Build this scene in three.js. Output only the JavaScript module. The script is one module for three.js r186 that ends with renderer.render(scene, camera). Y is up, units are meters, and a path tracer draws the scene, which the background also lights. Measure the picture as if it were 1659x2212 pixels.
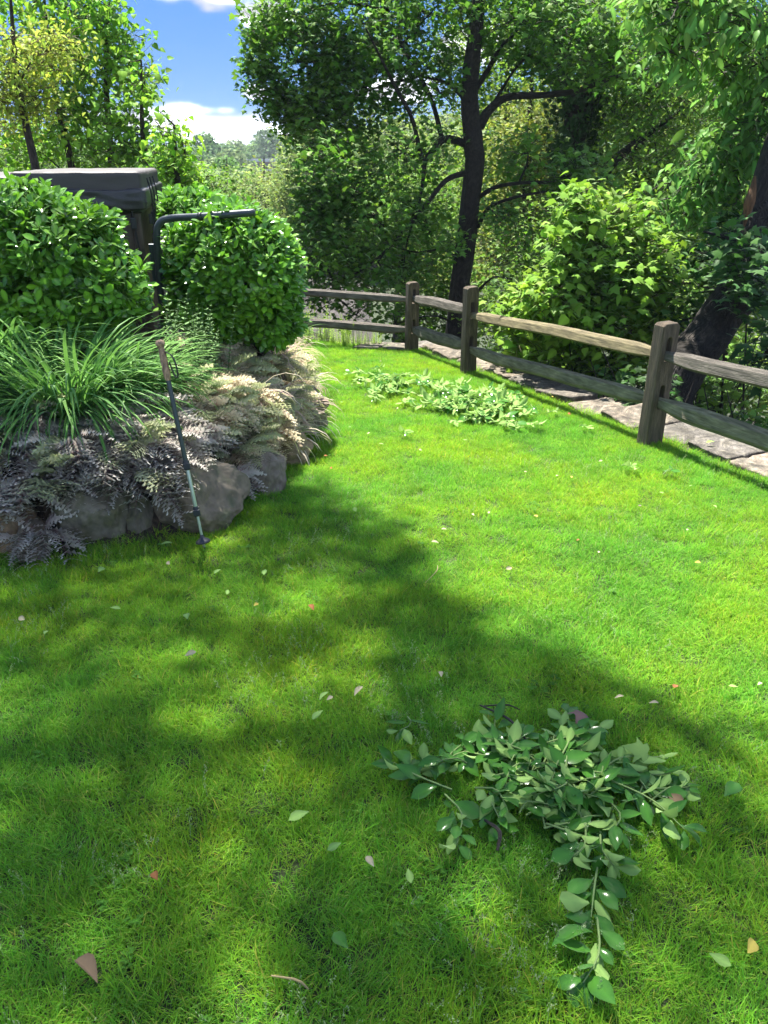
import * as THREE from 'three';
import { ImprovedNoise } from 'three/addons/math/ImprovedNoise.js';

// ------------------------------------------------------------------ camera, sky, sun, exposure
const W = 768, H = 1024;
const PITCH = 24.5 * Math.PI / 180, FOCAL = 1671 / 2212, EYE = 1.55;   // focal length as a share of the picture height
const scene = new THREE.Scene();
const camera = new THREE.PerspectiveCamera(2 * Math.atan(0.5 / FOCAL) * 180 / Math.PI, W / H, 0.05, 3000);
camera.position.set(0, EYE, 0);
camera.rotation.x = -PITCH;
camera.updateMatrixWorld();
const EXPOSURE = 7.0;
const SUN = new THREE.Vector3(-0.166, 0.899, -0.405).normalize();       // high, behind the fence and a little to its side

function mulberry(a) { return () => { a |= 0; a = a + 0x6D2B79F5 | 0; let t = Math.imul(a ^ a >>> 15, 1 | a); t = t + Math.imul(t ^ t >>> 7, 61 | t) ^ t; return ((t ^ t >>> 14) >>> 0) / 4294967296; }; }
let rand = mulberry(11);
const seed = n => { rand = mulberry(n); };
const R = (a, b) => a + (b - a) * rand();
const pick = a => a[Math.floor(rand() * a.length)];
const PN = new ImprovedNoise();
const noise = (x, y, z = 0) => PN.noise(x, y, z);
const fbm = (x, y, z = 0, o = 4) => { let s = 0, a = 0.5, f = 1; for (let i = 0; i < o; i++) { s += a * PN.noise(x * f, y * f, z * f + i * 7.3); a *= 0.5; f *= 2.03; } return s; };
const clamp = (x, a = 0, b = 1) => Math.min(b, Math.max(a, x));
const sstep = (a, b, x) => { const t = clamp((x - a) / (b - a)); return t * t * (3 - 2 * t); };
const mixn = (a, b, t) => a + (b - a) * t;
const V = (x, y, z) => new THREE.Vector3(x, y, z);

{ // sky: blue air, paler low down, with fair-weather cumulus all round
  const w = 2048, h = 1024, data = new Float32Array(w * h * 4);
  const puffs = [[-102, 1.9, 6.0, 1.25], [-97.5, 1.0, 4.5, 0.8], [-107, 2.3, 3, 1.0], [-101.2, 9.4, 3.2, 1.5], [-97.2, 8.5, 1.8, 1.8], [-98.2, 3.9, 1.2, 0.5], [-89, 4.0, 3, 1.2], [-84, 6.5, 3, 1.5], [-80, 2, 6, 1.5]];
  for (let j = 0; j < h; j++) {
    const el = ((j + 0.5) / h - 0.5) * Math.PI, sy = Math.sin(el), cy = Math.cos(el), eld = el * 180 / Math.PI;
    for (let i = 0; i < w; i++) {
      const az = ((i + 0.5) / w - 0.5) * 2 * Math.PI, x = cy * Math.cos(az), z = cy * Math.sin(az), azd = az * 180 / Math.PI;
      const k = Math.pow(1 - clamp(sy), 8);
      let r = mixn(0.0125, 0.036, k), g = mixn(0.047, 0.082, k), b = mixn(0.131, 0.152, k);
      if (eld > 0) {
        const s = 1 / (sy + 0.16), px = x * s, pz = z * s;
        let n = 0.5 + 0.9 * fbm(px * 2.1 + 3, pz * 2.1 + 8, 1.7, 5);
        let t = n - 0.50;
        if (azd > -125 && azd < -62 && eld < 16) t -= 0.37 * sstep(18, 12, eld);
        const q = 0.5 * fbm(x * 22, sy * 60, z * 22, 6);
        for (const [pa, pe, pw, ph] of puffs) { const dx = (azd - pa) / pw, dy = (eld - pe) / (eld < pe ? ph * 0.75 : ph), e = dx * dx + dy * dy; t = Math.max(t, 0.36 - 0.40 * e + q * 1.25); }
        const c = sstep(0.0, 0.26, t) * sstep(0, 1.5, eld + 1);
        const band = clamp(2.4 * fbm(x * 12 + 5, sy * 95, z * 12, 5) + 0.5), l = mixn(0.125, 0.80, band * band);
        r = mixn(r, l * 0.97, c); g = mixn(g, l * 0.98, c); b = mixn(b, l * 1.04, c);
      }
      const o = (j * w + i) * 4; data[o] = r; data[o + 1] = g; data[o + 2] = b; data[o + 3] = 1;
    }
  }
  const sky = new THREE.DataTexture(data, w, h, THREE.RGBAFormat, THREE.FloatType);
  sky.mapping = THREE.EquirectangularReflectionMapping; sky.magFilter = THREE.LinearFilter; sky.minFilter = THREE.LinearFilter; sky.needsUpdate = true;
  scene.background = sky; scene.environment = sky;
}
const sun = new THREE.DirectionalLight(new THREE.Color(1, 0.955, 0.87), 2.7);
sun.position.copy(SUN).multiplyScalar(40).add(V(0, 0, -5)); sun.target.position.set(0, 0, -5);
sun.castShadow = true; sun.shadow.mapSize.set(4096, 4096);
Object.assign(sun.shadow.camera, { left: -25, right: 25, top: 25, bottom: -25, near: 1, far: 90 });
scene.add(sun, sun.target);

const renderer = new THREE.WebGLRenderer({ antialias: true });
renderer.setSize(W, H);
renderer.toneMapping = THREE.LinearToneMapping;
renderer.toneMappingExposure = EXPOSURE;
renderer.shadowMap.enabled = true;

// ------------------------------------------------------------------ helpers: scene graph
const taken = new Map();
function numbered(n) { const k = taken.get(n) || 0; taken.set(n, k + 1); return k ? `${n}_${String(k).padStart(3, '0')}` : n; }
function tag(o, label, category, group, kind) { o.userData.label = label; o.userData.category = category; if (group) o.userData.group = group; if (kind) o.userData.kind = kind; return o; }
function shade(o) { o.castShadow = true; o.receiveShadow = true; return o; }
function thing(name, label, category, pos = [0, 0, 0], group) { const o = new THREE.Group(); o.name = numbered(name); o.position.set(...pos); scene.add(o); return tag(o, label, category, group); }
function part(name, geo, mat, parent, label) { const m = shade(new THREE.Mesh(geo, mat)); m.name = name; parent.add(m); if (label) m.userData.label = label; return m; }
function single(name, geo, mat, label, category, group) { const m = shade(new THREE.Mesh(geo, mat)); m.name = numbered(name); scene.add(m); return tag(m, label, category, group); }
function structure(name, geo, mat) { const m = shade(new THREE.Mesh(geo, mat)); m.name = numbered(name); m.userData.kind = 'structure'; scene.add(m); return m; }
function copies(name, geo, mat, list, parent, kind = 'stuff') {       // list: [Matrix4, Color?]
  const m = shade(new THREE.InstancedMesh(geo, mat, list.length)); m.name = name;
  list.forEach(([x, c], i) => { m.setMatrixAt(i, x); if (c) m.setColorAt(i, c); });
  if (kind) m.userData.kind = kind;
  parent.add(m); return m;
}
const rgb = (r, g, b) => new THREE.Color().setRGB(r, g, b);
const M4 = (p, q, s) => new THREE.Matrix4().compose(p, q, typeof s === 'number' ? V(s, s, s) : s);
const Q = (x, y, z, o = 'YXZ') => new THREE.Quaternion().setFromEuler(new THREE.Euler(x, y, z, o));
const YUP = V(0, 1, 0);
function aim(dir, up = YUP, roll = 0) {       // quaternion taking +Y to dir, with +Z turned as near to up as it goes
  const y = dir.clone().normalize(); let z = up.clone().addScaledVector(y, -up.dot(y)); if (z.lengthSq() < 1e-5) z.set(0.3, 0, 1).addScaledVector(y, -y.z);
  z.normalize(); const x = new THREE.Vector3().crossVectors(y, z);
  const q = new THREE.Quaternion().setFromRotationMatrix(new THREE.Matrix4().makeBasis(x, y, z));
  return roll ? q.multiply(new THREE.Quaternion().setFromAxisAngle(YUP, roll)) : q;
}

// a point seen at (u, v) on the 1659 x 2212 sheet used for measuring, d metres ahead; and its inverse
function at(u, v, d) {
  const cx = (u - 829.5) / 1671, cy = (1106 - v) / 1671, c = Math.cos(PITCH), s = Math.sin(PITCH);
  const y = cy * c - s, z = cy * s + c;      // forward positive
  return V(cx * d / z, EYE + y * d / z, -d);
}
function seen(p) {
  const c = Math.cos(PITCH), s = Math.sin(PITCH), dy = p.y - EYE, d = -p.z, zc = d * c - dy * s, yc = dy * c + d * s;
  return [829.5 + 1671 * p.x / zc, 1106 - 1671 * yc / zc, zc];
}

// ------------------------------------------------------------------ the lie of the land
const P1 = [0.33, 9.27], FD = [0.371, -0.929];                         // first post and the fence's run, as (x, distance ahead)
const lawnH = (x, d) => -0.06 * Math.max(d, -3) + 0.02 * noise(x * 0.7, d * 0.7, 3) + 0.008 * noise(x * 2.3, d * 2.3, 5);
function spot(u, v) { let p = at(u, v, 4); for (let i = 0; i < 40; i++) { const d = -p.z, e = p.y - lawnH(p.x, d); if (Math.abs(e) < 1e-4) break; const k = (EYE - lawnH(p.x, d)) / (EYE - p.y); p = V(p.x * k, EYE + (p.y - EYE) * k, p.z * k); } return p; }
const outside = (x, d) => Math.max((x - P1[0]) * 0.929 + (d - P1[1]) * 0.371, (x - P1[0]) * 0.44 + (d - P1[1]) * 0.898);
const bedLine = [[-400, 1245], [0, 1222], [190, 1198], [290, 1182], [440, 1152], [515, 1092], [585, 1045], [632, 990], [662, 930], [672, 880], [664, 820], [655, 765]].map(([u, v]) => { const p = spot(u, v); return [p.x, -p.z]; });
bedLine.push([bedLine.at(-1)[0] - 0.25, 11], [-1.6, 13.5]);
bedLine.unshift([bedLine[0][0] - 6, bedLine[0][1] - 1.2]);
function inBed(x, d) {                                                  // signed distance, positive inside the planting bed
  let best = 1e9, sgn = -1;
  for (let i = 0; i + 1 < bedLine.length; i++) {
    const [ax, ad] = bedLine[i], [bx, bd] = bedLine[i + 1], ux = bx - ax, ud = bd - ad, t = clamp(((x - ax) * ux + (d - ad) * ud) / (ux * ux + ud * ud));
    const qx = ax + ux * t - x, qd = ad + ud * t - d, e = Math.hypot(qx, qd);
    if (e < best) { best = e; sgn = ux * (d - ad) - ud * (x - ax) > 0 ? 1 : -1; }
  }
  return sgn * best;
}
function height(x, d) {
  let h = lawnH(x, Math.min(d, 11.5));
  const s = outside(x, d), b = inBed(x, d);
  if (b > 0 && s < 1.5) h += 0.36 * sstep(0.02, 0.34, b) + 0.13 * Math.min(b, 3) + 0.03 * fbm(x * 3, d * 3, 2) + 0.30 * Math.exp(-((x + 0.95) ** 2 + (d - 6.15) ** 2) / 0.5) * sstep(0.1, 0.6, b);
  const leftGarden = sstep(-3.5, -1.2, -x - 0.0) ;
  const se = s - 0.55 - 2.6 * sstep(-0.6, -2.2, x);
  if (se > 0) { h -= 0.75 * sstep(0, 0.25, se) * (1 - leftGarden * 0.7) + Math.min(se, 26) * 0.27 + 0.25 * fbm(x * 0.3, d * 0.3, 9) * Math.min(1, se); }
  // valley and the wooded hill beyond
  const r = Math.hypot(x, d);
  if (d > 30) { const az = Math.atan2(x, d); h = mixn(h, -9, sstep(30, 60, d)); h += sstep(70, 330, r) * (3 + 20 * sstep(-0.30, 0.35, az)) + sstep(70, 300, r) * 3 * fbm(x * 0.012, d * 0.012, 4); }
  return h;
}

// ------------------------------------------------------------------ procedural textures
function tex(w, h, fn, srgb = true) {
  const d = new Uint8Array(w * h * 4);
  for (let y = 0; y < h; y++) for (let x = 0; x < w; x++) { const c = fn(x / w, y / h), o = (y * w + x) * 4; for (let k = 0; k < 3; k++) d[o + k] = clamp(Array.isArray(c) ? c[k] : c) * 255; d[o + 3] = 255; }
  const t = new THREE.DataTexture(d, w, h); t.wrapS = t.wrapT = THREE.RepeatWrapping; t.magFilter = THREE.LinearFilter; t.minFilter = THREE.LinearMipmapLinearFilter; t.generateMipmaps = true;
  if (srgb) t.colorSpace = THREE.SRGBColorSpace; t.needsUpdate = true; return t;
}
const loop = (u, v, k, z, o = 4) => {                                   // tileable fbm on the unit square
  const a = u * Math.PI * 2, b = v * Math.PI * 2, r = k / (2 * Math.PI);
  return fbm(Math.cos(a) * r + 10, Math.sin(a) * r + Math.cos(b) * r * 0.83 + 20, Math.sin(b) * r + z, o);
};
const barkH = (u, v) => { const w = loop(u, v, 5, 1, 3) * 0.12; const n = Math.abs(loop((u * 1 + w) % 1, v, 3, 2, 2)); let s = 0; for (const [f, z] of [[14, 3], [31, 5]]) { const a = (u + w) * Math.PI * 2, b = v * Math.PI * 2; s += Math.abs(noise(Math.cos(a) * f / 3 + 4, Math.sin(a) * f / 3 + Math.cos(b) * 0.8, Math.sin(b) * 0.8 + z)); } return clamp(0.15 + s * 0.9 + n * 0.3); };
const barkBump = tex(256, 256, barkH, false);
const barkTint = tex(256, 256, (u, v) => { const h = barkH(u, v), n = loop(u, v, 9, 8); const k = 0.62 + 0.34 * h + 0.5 * n; return [k, k * 0.97, k * 0.93]; });
const woodTint = tex(256, 512, (u, v) => { const w = loop(u, v, 3, 4, 3) * 0.06, a = (u + w) * Math.PI * 2; let g = 0; for (const f of [5, 11, 23]) g += Math.abs(noise(Math.cos(a) * f, Math.sin(a) * f, Math.sin(v * Math.PI * 2) * 0.5 + f)) * 0.5; const s = loop(u, v, 8, 2); const k = 0.80 - 0.28 * g + 0.42 * s; return [k, k, k]; });
const woodBump = tex(256, 512, (u, v) => { const w = loop(u, v, 3, 4, 3) * 0.06, a = (u + w) * Math.PI * 2; let g = 0; for (const f of [5, 11, 23, 45]) g += Math.abs(noise(Math.cos(a) * f, Math.sin(a) * f, Math.sin(v * Math.PI * 2) * 0.6 + f)); return 0.8 - 0.5 * g; }, false);
const stoneTint = tex(512, 512, (u, v) => { const n = loop(u, v, 7, 3, 5), f = loop(u, v, 60, 5, 2), l = sstep(0.16, 0.24, loop(u, v, 16, 11, 4)); const k = 0.72 + 0.55 * n + 0.35 * f; return [k + 0.14 * l, k + 0.14 * l - 0.01, k + 0.11 * l - 0.03]; });
const stoneBump = tex(512, 512, (u, v) => 0.5 + 0.8 * loop(u, v, 14, 1, 5) + 0.25 * loop(u, v, 80, 9, 2), false);
const soilTint = tex(512, 512, (u, v) => { const n = loop(u, v, 9, 6, 5), f = loop(u, v, 70, 2, 3); const k = 0.70 + 0.5 * n + 0.8 * f; return [k, k * 0.97, k * 0.92]; });
const soilBump = tex(512, 512, (u, v) => 0.5 + 0.6 * loop(u, v, 20, 1, 4) + 0.6 * loop(u, v, 70, 2, 3), false);
const vinylBump = tex(256, 256, (u, v) => 0.5 + 0.7 * loop(u, v, 4, 3, 3) + 0.25 * loop(u, v, 90, 5, 1), false);

// ------------------------------------------------------------------ materials
const std = (c, o = {}) => new THREE.MeshStandardMaterial({ color: c, roughness: 0.9, ...o });
const leafMat = (c, o = {}) => new THREE.MeshPhysicalMaterial({ color: c, roughness: 0.95, transmission: 0.42, thickness: 0, specularIntensity: 0.3, side: THREE.DoubleSide, vertexColors: true, ...o });
const glossy = { clearcoat: 0.7, clearcoatRoughness: 0.3 };
const M = {
  soil: std(rgb(1, 1, 1), { vertexColors: true, map: soilTint, bumpMap: soilBump, bumpScale: 0.012 }),
  grass: leafMat(rgb(1, 1, 1), { transmission: 0.5, roughness: 0.95, specularIntensity: 0.22 }),
  crown: leafMat(rgb(1, 1, 1), { transmission: 0.46, clearcoat: 0.12, clearcoatRoughness: 0.4 }),
  far: leafMat(rgb(1, 1, 1), { transmission: 0.3 }),
  shrub: leafMat(rgb(0.085, 0.22, 0.016), { ...glossy, transmission: 0.36, clearcoat: 1, clearcoatRoughness: 0.13 }),
  shrubPale: leafMat(rgb(0.15, 0.32, 0.022), { ...glossy, transmission: 0.4, clearcoat: 0.8, clearcoatRoughness: 0.22 }),
  clipDark: leafMat(rgb(0.042, 0.145, 0.012), { ...glossy, transmission: 0.28, clearcoat: 0.55, clearcoatRoughness: 0.16 }),
  clipPale: leafMat(rgb(0.21, 0.34, 0.085), { transmission: 0.3 }),
  strap: leafMat(rgb(0.18, 0.38, 0.07), { transmission: 0.38, clearcoat: 0.2, clearcoatRoughness: 0.35 }),
  strapDeep: leafMat(rgb(0.095, 0.25, 0.045), { transmission: 0.38, clearcoat: 0.2, clearcoatRoughness: 0.35 }),
  fern: leafMat(rgb(1, 1, 1), { transmission: 0.45 }),
  mint: leafMat(rgb(0.16, 0.27, 0.10), { transmission: 0.35 }),
  mintGrey: leafMat(rgb(0.13, 0.20, 0.12), { transmission: 0.3 }),
  weed: leafMat(rgb(0.27, 0.42, 0.04), { transmission: 0.45 }),
  stem: std(rgb(0.16, 0.24, 0.07)),
  twig: std(rgb(0.045, 0.036, 0.028)),
  bark: std(rgb(0.042, 0.036, 0.031), { map: barkTint, bumpMap: barkBump, bumpScale: 0.03 }),
  barkGrey: std(rgb(0.085, 0.075, 0.062), { map: barkTint, bumpMap: barkBump, bumpScale: 0.02 }),
  barkDark: std(rgb(0.03, 0.027, 0.024), { map: barkTint, bumpMap: barkBump, bumpScale: 0.04, vertexColors: true }),
  ivy: leafMat(rgb(0.028, 0.075, 0.018), { clearcoat: 0.5, clearcoatRoughness: 0.3, transmission: 0.2 }),
  post: std(rgb(0.19, 0.145, 0.095), { map: woodTint, bumpMap: woodBump, bumpScale: 0.006, vertexColors: true }),
  rail: std(rgb(0.25, 0.22, 0.185), { map: woodTint, bumpMap: woodBump, bumpScale: 0.006, vertexColors: true }),
  railGreen: std(rgb(0.36, 0.325, 0.235), { map: woodTint, bumpMap: woodBump, bumpScale: 0.006, vertexColors: true }),
  railYellow: std(rgb(0.36, 0.30, 0.16), { map: woodTint, bumpMap: woodBump, bumpScale: 0.005, vertexColors: true }),
  flag: std(rgb(0.265, 0.245, 0.215), { map: stoneTint, bumpMap: stoneBump, bumpScale: 0.012, vertexColors: true }),
  boulder: std(rgb(0.15, 0.130, 0.102), { vertexColors: true }),
  vinyl: std(rgb(0.05, 0.043, 0.041), { roughness: 0.62, bumpMap: vinylBump, bumpScale: 0.004 }),
  vinylDark: std(rgb(0.032, 0.03, 0.033), { roughness: 0.45, bumpMap: vinylBump, bumpScale: 0.005 }),
  cabinet: std(rgb(0.12, 0.085, 0.065), { roughness: 0.6, map: woodTint }),
  blackPlastic: std(rgb(0.018, 0.02, 0.024), { roughness: 0.45 }),
  pipe: std(rgb(0.045, 0.056, 0.062), { roughness: 0.38, metalness: 0.3 }),
  cork: std(rgb(0.60, 0.40, 0.25), { roughness: 0.7, map: stoneTint }),
  poleDark: std(rgb(0.05, 0.065, 0.062), { roughness: 0.35, metalness: 0.4 }),
  poleSilver: std(rgb(0.50, 0.54, 0.50), { roughness: 0.32, metalness: 0.75 }),
  strapBlack: std(rgb(0.015, 0.015, 0.017), { roughness: 0.8 }),
  shingle: std(rgb(0.085, 0.075, 0.077), { map: stoneTint, bumpMap: stoneBump, bumpScale: 0.004 }),
  shingleB: std(rgb(0.07, 0.062, 0.066), { map: stoneTint, bumpMap: stoneBump, bumpScale: 0.004 }),
  siding: std(rgb(0.45, 0.43, 0.40)),
  whiteRoof: std(rgb(0.62, 0.62, 0.64)),
  brickFar: std(rgb(0.34, 0.16, 0.11)),
  glassFar: std(rgb(0.05, 0.06, 0.07), { roughness: 0.2 }),
  deadBrown: leafMat(rgb(0.21, 0.14, 0.08), { transmission: 0.2 }),
  deadMauve: leafMat(rgb(0.20, 0.12, 0.10), { transmission: 0.15 }),
  deadRust: leafMat(rgb(0.30, 0.12, 0.045), { transmission: 0.3 }),
  deadYellow: leafMat(rgb(0.42, 0.33, 0.07), { transmission: 0.35 }),
  deadCream: leafMat(rgb(0.36, 0.31, 0.20), { transmission: 0.3 }),
  splinter: std(rgb(0.30, 0.15, 0.055), { map: woodTint, bumpMap: woodBump, bumpScale: 0.01 }),
  straw: leafMat(rgb(0.42, 0.33, 0.16), { transmission: 0.3 }),
};

// ------------------------------------------------------------------ helpers: geometry
function build(pos, idx, uv, col) {
  const g = new THREE.BufferGeometry();
  g.setAttribute('position', new THREE.BufferAttribute(new Float32Array(pos), 3));
  g.setAttribute('uv', new THREE.BufferAttribute(new Float32Array(uv || new Array(pos.length / 3 * 2).fill(0)), 2));
  if (col) g.setAttribute('color', new THREE.BufferAttribute(new Float32Array(col), 3));
  g.setIndex(idx); g.computeVertexNormals(); return g;
}
function merge(list, colored = true) {                                  // list: [geometry, Matrix4, tint]
  let nv = 0, ni = 0; for (const [g] of list) { nv += g.attributes.position.count; ni += g.index.count; }
  const p = new Float32Array(nv * 3), n = new Float32Array(nv * 3), u = new Float32Array(nv * 2), c = colored ? new Float32Array(nv * 3) : null, ix = new Uint32Array(ni);
  let a = 0, b = 0; const v = V(0, 0, 0), nm = new THREE.Matrix3();
  for (const [g, m, t] of list) {
    const P = g.attributes.position, N = g.attributes.normal, U = g.attributes.uv, C = g.attributes.color; nm.getNormalMatrix(m);
    for (let i = 0; i < P.count; i++) {
      v.fromBufferAttribute(P, i).applyMatrix4(m).toArray(p, (a + i) * 3); v.fromBufferAttribute(N, i).applyMatrix3(nm).normalize().toArray(n, (a + i) * 3);
      if (U) { u[(a + i) * 2] = U.getX(i); u[(a + i) * 2 + 1] = U.getY(i); }
      if (c) for (let k = 0; k < 3; k++) c[(a + i) * 3 + k] = (t ? t[k] : 1) * (C ? C.array[i * 3 + k] : 1);
    }
    for (let i = 0; i < g.index.count; i++) ix[b + i] = g.index.array[i] + a;
    a += P.count; b += g.index.count;
  }
  const g = new THREE.BufferGeometry();
  g.setAttribute('position', new THREE.BufferAttribute(p, 3)); g.setAttribute('normal', new THREE.BufferAttribute(n, 3)); g.setAttribute('uv', new THREE.BufferAttribute(u, 2));
  if (c) g.setAttribute('color', new THREE.BufferAttribute(c, 3));
  g.setIndex(new THREE.BufferAttribute(ix, 1)); return g;
}
const I4 = new THREE.Matrix4();
// a leaf along +Y, face to +Z; outline given as half widths along its length
const PROFILE = { obovate: [0.10, 0.42, 0.80, 1, 0.86, 0], ovate: [0.2, 0.85, 1, 0.82, 0.45, 0], lance: [0.25, 0.8, 1, 0.85, 0.5, 0], heart: [0.65, 1, 0.95, 0.72, 0.38, 0] };
function leafGeo(len, wid, shape = 'ovate', fold = 0.25, curl = 0.2, petiole = 0.08) {
  const pr = PROFILE[shape], n = pr.length, pos = [], uv = [], idx = [], col = [];
  for (let i = 0; i < n; i++) {
    const t = i / (n - 1), y = (petiole + t * (1 - petiole)) * len, z = -curl * len * t * t, w = pr[i] * wid * 0.5;
    for (const s of [-1, 0, 1]) { pos.push(s * w, y, z + Math.abs(s) * fold * w); uv.push(0.5 + s * pr[i] * 0.5, t); const k = s ? 1 : 1.4; col.push(k, k, k); }
    if (i) { const a = (i - 1) * 3, b = i * 3; if (i < n - 1) idx.push(a, a + 1, b, a + 1, b + 1, b, a + 1, a + 2, b + 1, a + 2, b + 2, b + 1); else idx.push(a, a + 1, b + 1, a + 1, a + 2, b + 1); }
  }
  return build(pos, idx, uv, col);
}
function mapleGeo(size, droop = 0.25) {
  const o = [[0, 0.06], [0.20, 0.02], [0.46, 0.12], [0.30, 0.26], [0.60, 0.52], [0.30, 0.50], [0.20, 0.62], [0, 1.0]];
  const pts = [...o, ...o.slice(1, -1).reverse().map(([x, y]) => [-x, y])], pos = [0, 0.34 * size, 0.03 * size], uv = [0.5, 0.34], idx = [];
  for (const [x, y] of pts) { const r = Math.hypot(x, y - 0.34); pos.push(x * size, y * size, -droop * size * r * r); uv.push(x + 0.5, y); }
  for (let i = 0; i < pts.length; i++) idx.push(0, 1 + i, 1 + (i + 1) % pts.length);
  return build(pos, idx, uv, new Array(pos.length).fill(1));
}
function quadLeaf(len, wid) { return build([0, 0, 0, -wid / 2, len * 0.5, 0.12 * wid, wid / 2, len * 0.5, 0.12 * wid, 0, len, -0.1 * len], [0, 2, 1, 1, 2, 3], [0.5, 0, 0, 0.5, 1, 0.5, 0.5, 1], new Array(12).fill(1)); }
// a tapering tube through points; radii at each point; uv in metres
function limbGeo(points, radii, sides = 8, rough = 0, step = 0.12, tint) {
  const curve = new THREE.CatmullRomCurve3(points, false, 'centripetal'), L = curve.getLength(), n = Math.max(2, Math.round(L / step)), pos = [], uv = [], idx = [], col = [];
  let t0 = curve.getTangent(0), nrm = V(1, 0, 0).addScaledVector(t0, -t0.x); if (nrm.lengthSq() < 0.01) nrm = V(0, 0, 1).addScaledVector(t0, -t0.z); nrm.normalize();
  const ph = points[0].x * 7.1;
  for (let i = 0; i <= n; i++) {
    const t = i / n, p = curve.getPoint(t), T = curve.getTangent(t); nrm.addScaledVector(T, -nrm.dot(T)).normalize(); const B = new THREE.Vector3().crossVectors(T, nrm);
    const k = t * (radii.length - 1), a = Math.min(Math.floor(k), radii.length - 2), r = mixn(radii[a], radii[a + 1], k - a);
    for (let j = 0; j <= sides; j++) {
      const th = j / sides * Math.PI * 2, c = Math.cos(th), s = Math.sin(th), rr = r * (1 + rough * (1.6 * noise(c * 1.3 + ph, s * 1.3, t * L * 1.5) + 0.7 * noise(c * 4 + ph, s * 4, t * L * 3)));
      pos.push(p.x + (nrm.x * c + B.x * s) * rr, p.y + (nrm.y * c + B.y * s) * rr, p.z + (nrm.z * c + B.z * s) * rr);
      uv.push(j / sides * Math.max(1, Math.round(r * 6.28 / 0.5)), t * L / 0.6); if (tint) col.push(...tint(p, c, s, t)); else col.push(1, 1, 1);
    }
    if (i) for (let j = 0; j < sides; j++) { const q = (i - 1) * (sides + 1) + j, w = q + sides + 1; idx.push(q, q + 1, w, q + 1, w + 1, w); }
  }
  const cap = pos.length / 3, e = curve.getPoint(1), b = curve.getPoint(0); pos.push(e.x, e.y, e.z, b.x, b.y, b.z); uv.push(0, 0, 0, 0); col.push(1, 1, 1, 1, 1, 1);
  for (let j = 0; j < sides; j++) { idx.push(n * (sides + 1) + j, n * (sides + 1) + j + 1, cap, j + 1, j, cap + 1); }
  return build(pos, idx, uv, col);
}
// a box lofted between two ends with rounded, uneven section (rails, planks)
function boxGeo(w, h, d, bevel = 0.006) {
  const s = new THREE.Shape(), x = w / 2 - bevel, y = h / 2 - bevel; s.moveTo(-x, -y); s.lineTo(x, -y); s.lineTo(x, y); s.lineTo(-x, y); s.closePath();
  const g = new THREE.ExtrudeGeometry(s, { depth: d - 2 * bevel, bevelEnabled: true, bevelThickness: bevel, bevelSize: bevel, bevelSegments: 2, steps: 1 }); g.translate(0, 0, -d / 2 + bevel); return g;
}
function stoneGeo(w, h, d, sd, flat = 0.5, detail = 4, tintA = [1, 1, 1], tintB = [0.7, 0.72, 0.62], grainy = false, calm = 1) {   // a worn stone: a sphere pushed towards a box, broken by noise
  const g = new THREE.IcosahedronGeometry(1, detail * 3), P = g.attributes.position, col = [], uv = [], v = V(0, 0, 0), rr = mulberry(Math.round(sd * 977)), cuts = []; for (let k = 0; k < 9; k++) cuts.push([V(rr() * 2 - 1, rr() * 1.6 - 0.6, rr() * 2 - 1).normalize(), 0.66 + 0.22 * rr()]);
  for (let i = 0; i < P.count; i++) {
    v.fromBufferAttribute(P, i); const m = Math.max(Math.abs(v.x), Math.abs(v.y), Math.abs(v.z)); v.multiplyScalar(mixn(1, 1 / m, flat));
    if (grainy) for (const [pn, pc] of cuts) { const q = v.dot(pn) - pc; if (q > 0) v.addScaledVector(pn, -q * 0.88); }
    const n = 1 + calm * (grainy ? 0.10 : 0.20) * noise(v.x * 1.1 + sd, v.y * 1.1, v.z * 1.1) + calm * 0.10 * noise(v.x * 2.7 + sd, v.y * 2.7 + 4, v.z * 2.7) + 0.035 * noise(v.x * 7, v.y * 7 + sd, v.z * 7) + 0.015 * noise(v.x * 17, v.y * 17 + sd, v.z * 17);
    v.multiplyScalar(n + (grainy ? 0.022 * fbm(v.x * 9 + sd, v.y * 9, v.z * 9, 4) + 0.010 * noise(v.x * 44, v.y * 44 + sd, v.z * 44) : 0)); P.setXYZ(i, v.x * w / 2, v.y * h / 2, v.z * d / 2);
    const k = sstep(-0.05, 0.28, fbm(v.x * 2.2 + sd * 3, v.y * 2.2, v.z * 2.2)), q = 1 + 0.25 * noise(v.x * 5, v.y * 5, v.z * 5 + sd) + (grainy ? 0.45 * fbm(v.x * 13, v.y * 13 + sd, v.z * 13, 4) + 0.25 * noise(v.x * 60, v.y * 60, v.z * 60) : 0); col.push(...[0, 1, 2].map(j => mixn(tintA[j], tintB[j], k) * q));
    uv.push((v.x * w / 2 + 0.3 * v.y * h + sd) / 0.5, (v.z * d / 2 + 0.35 * v.y * h) / 0.5);
  }
  g.setAttribute('color', new THREE.BufferAttribute(new Float32Array(col), 3)); g.setAttribute('uv', new THREE.BufferAttribute(new Float32Array(uv), 2));
  // weld for smooth normals
  const key = new Map(), map = [], pos = [], c2 = [], u2 = [];
  for (let i = 0; i < P.count; i++) { const k = [P.getX(i), P.getY(i), P.getZ(i)].map(a => Math.round(a * 1e5)).join(); let j = key.get(k); if (j === undefined) { j = pos.length / 3; key.set(k, j); pos.push(P.getX(i), P.getY(i), P.getZ(i)); c2.push(...col.slice(i * 3, i * 3 + 3)); u2.push(uv[i * 2], uv[i * 2 + 1]); } map.push(j); }
  return build(pos, map, u2, c2);
}

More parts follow.
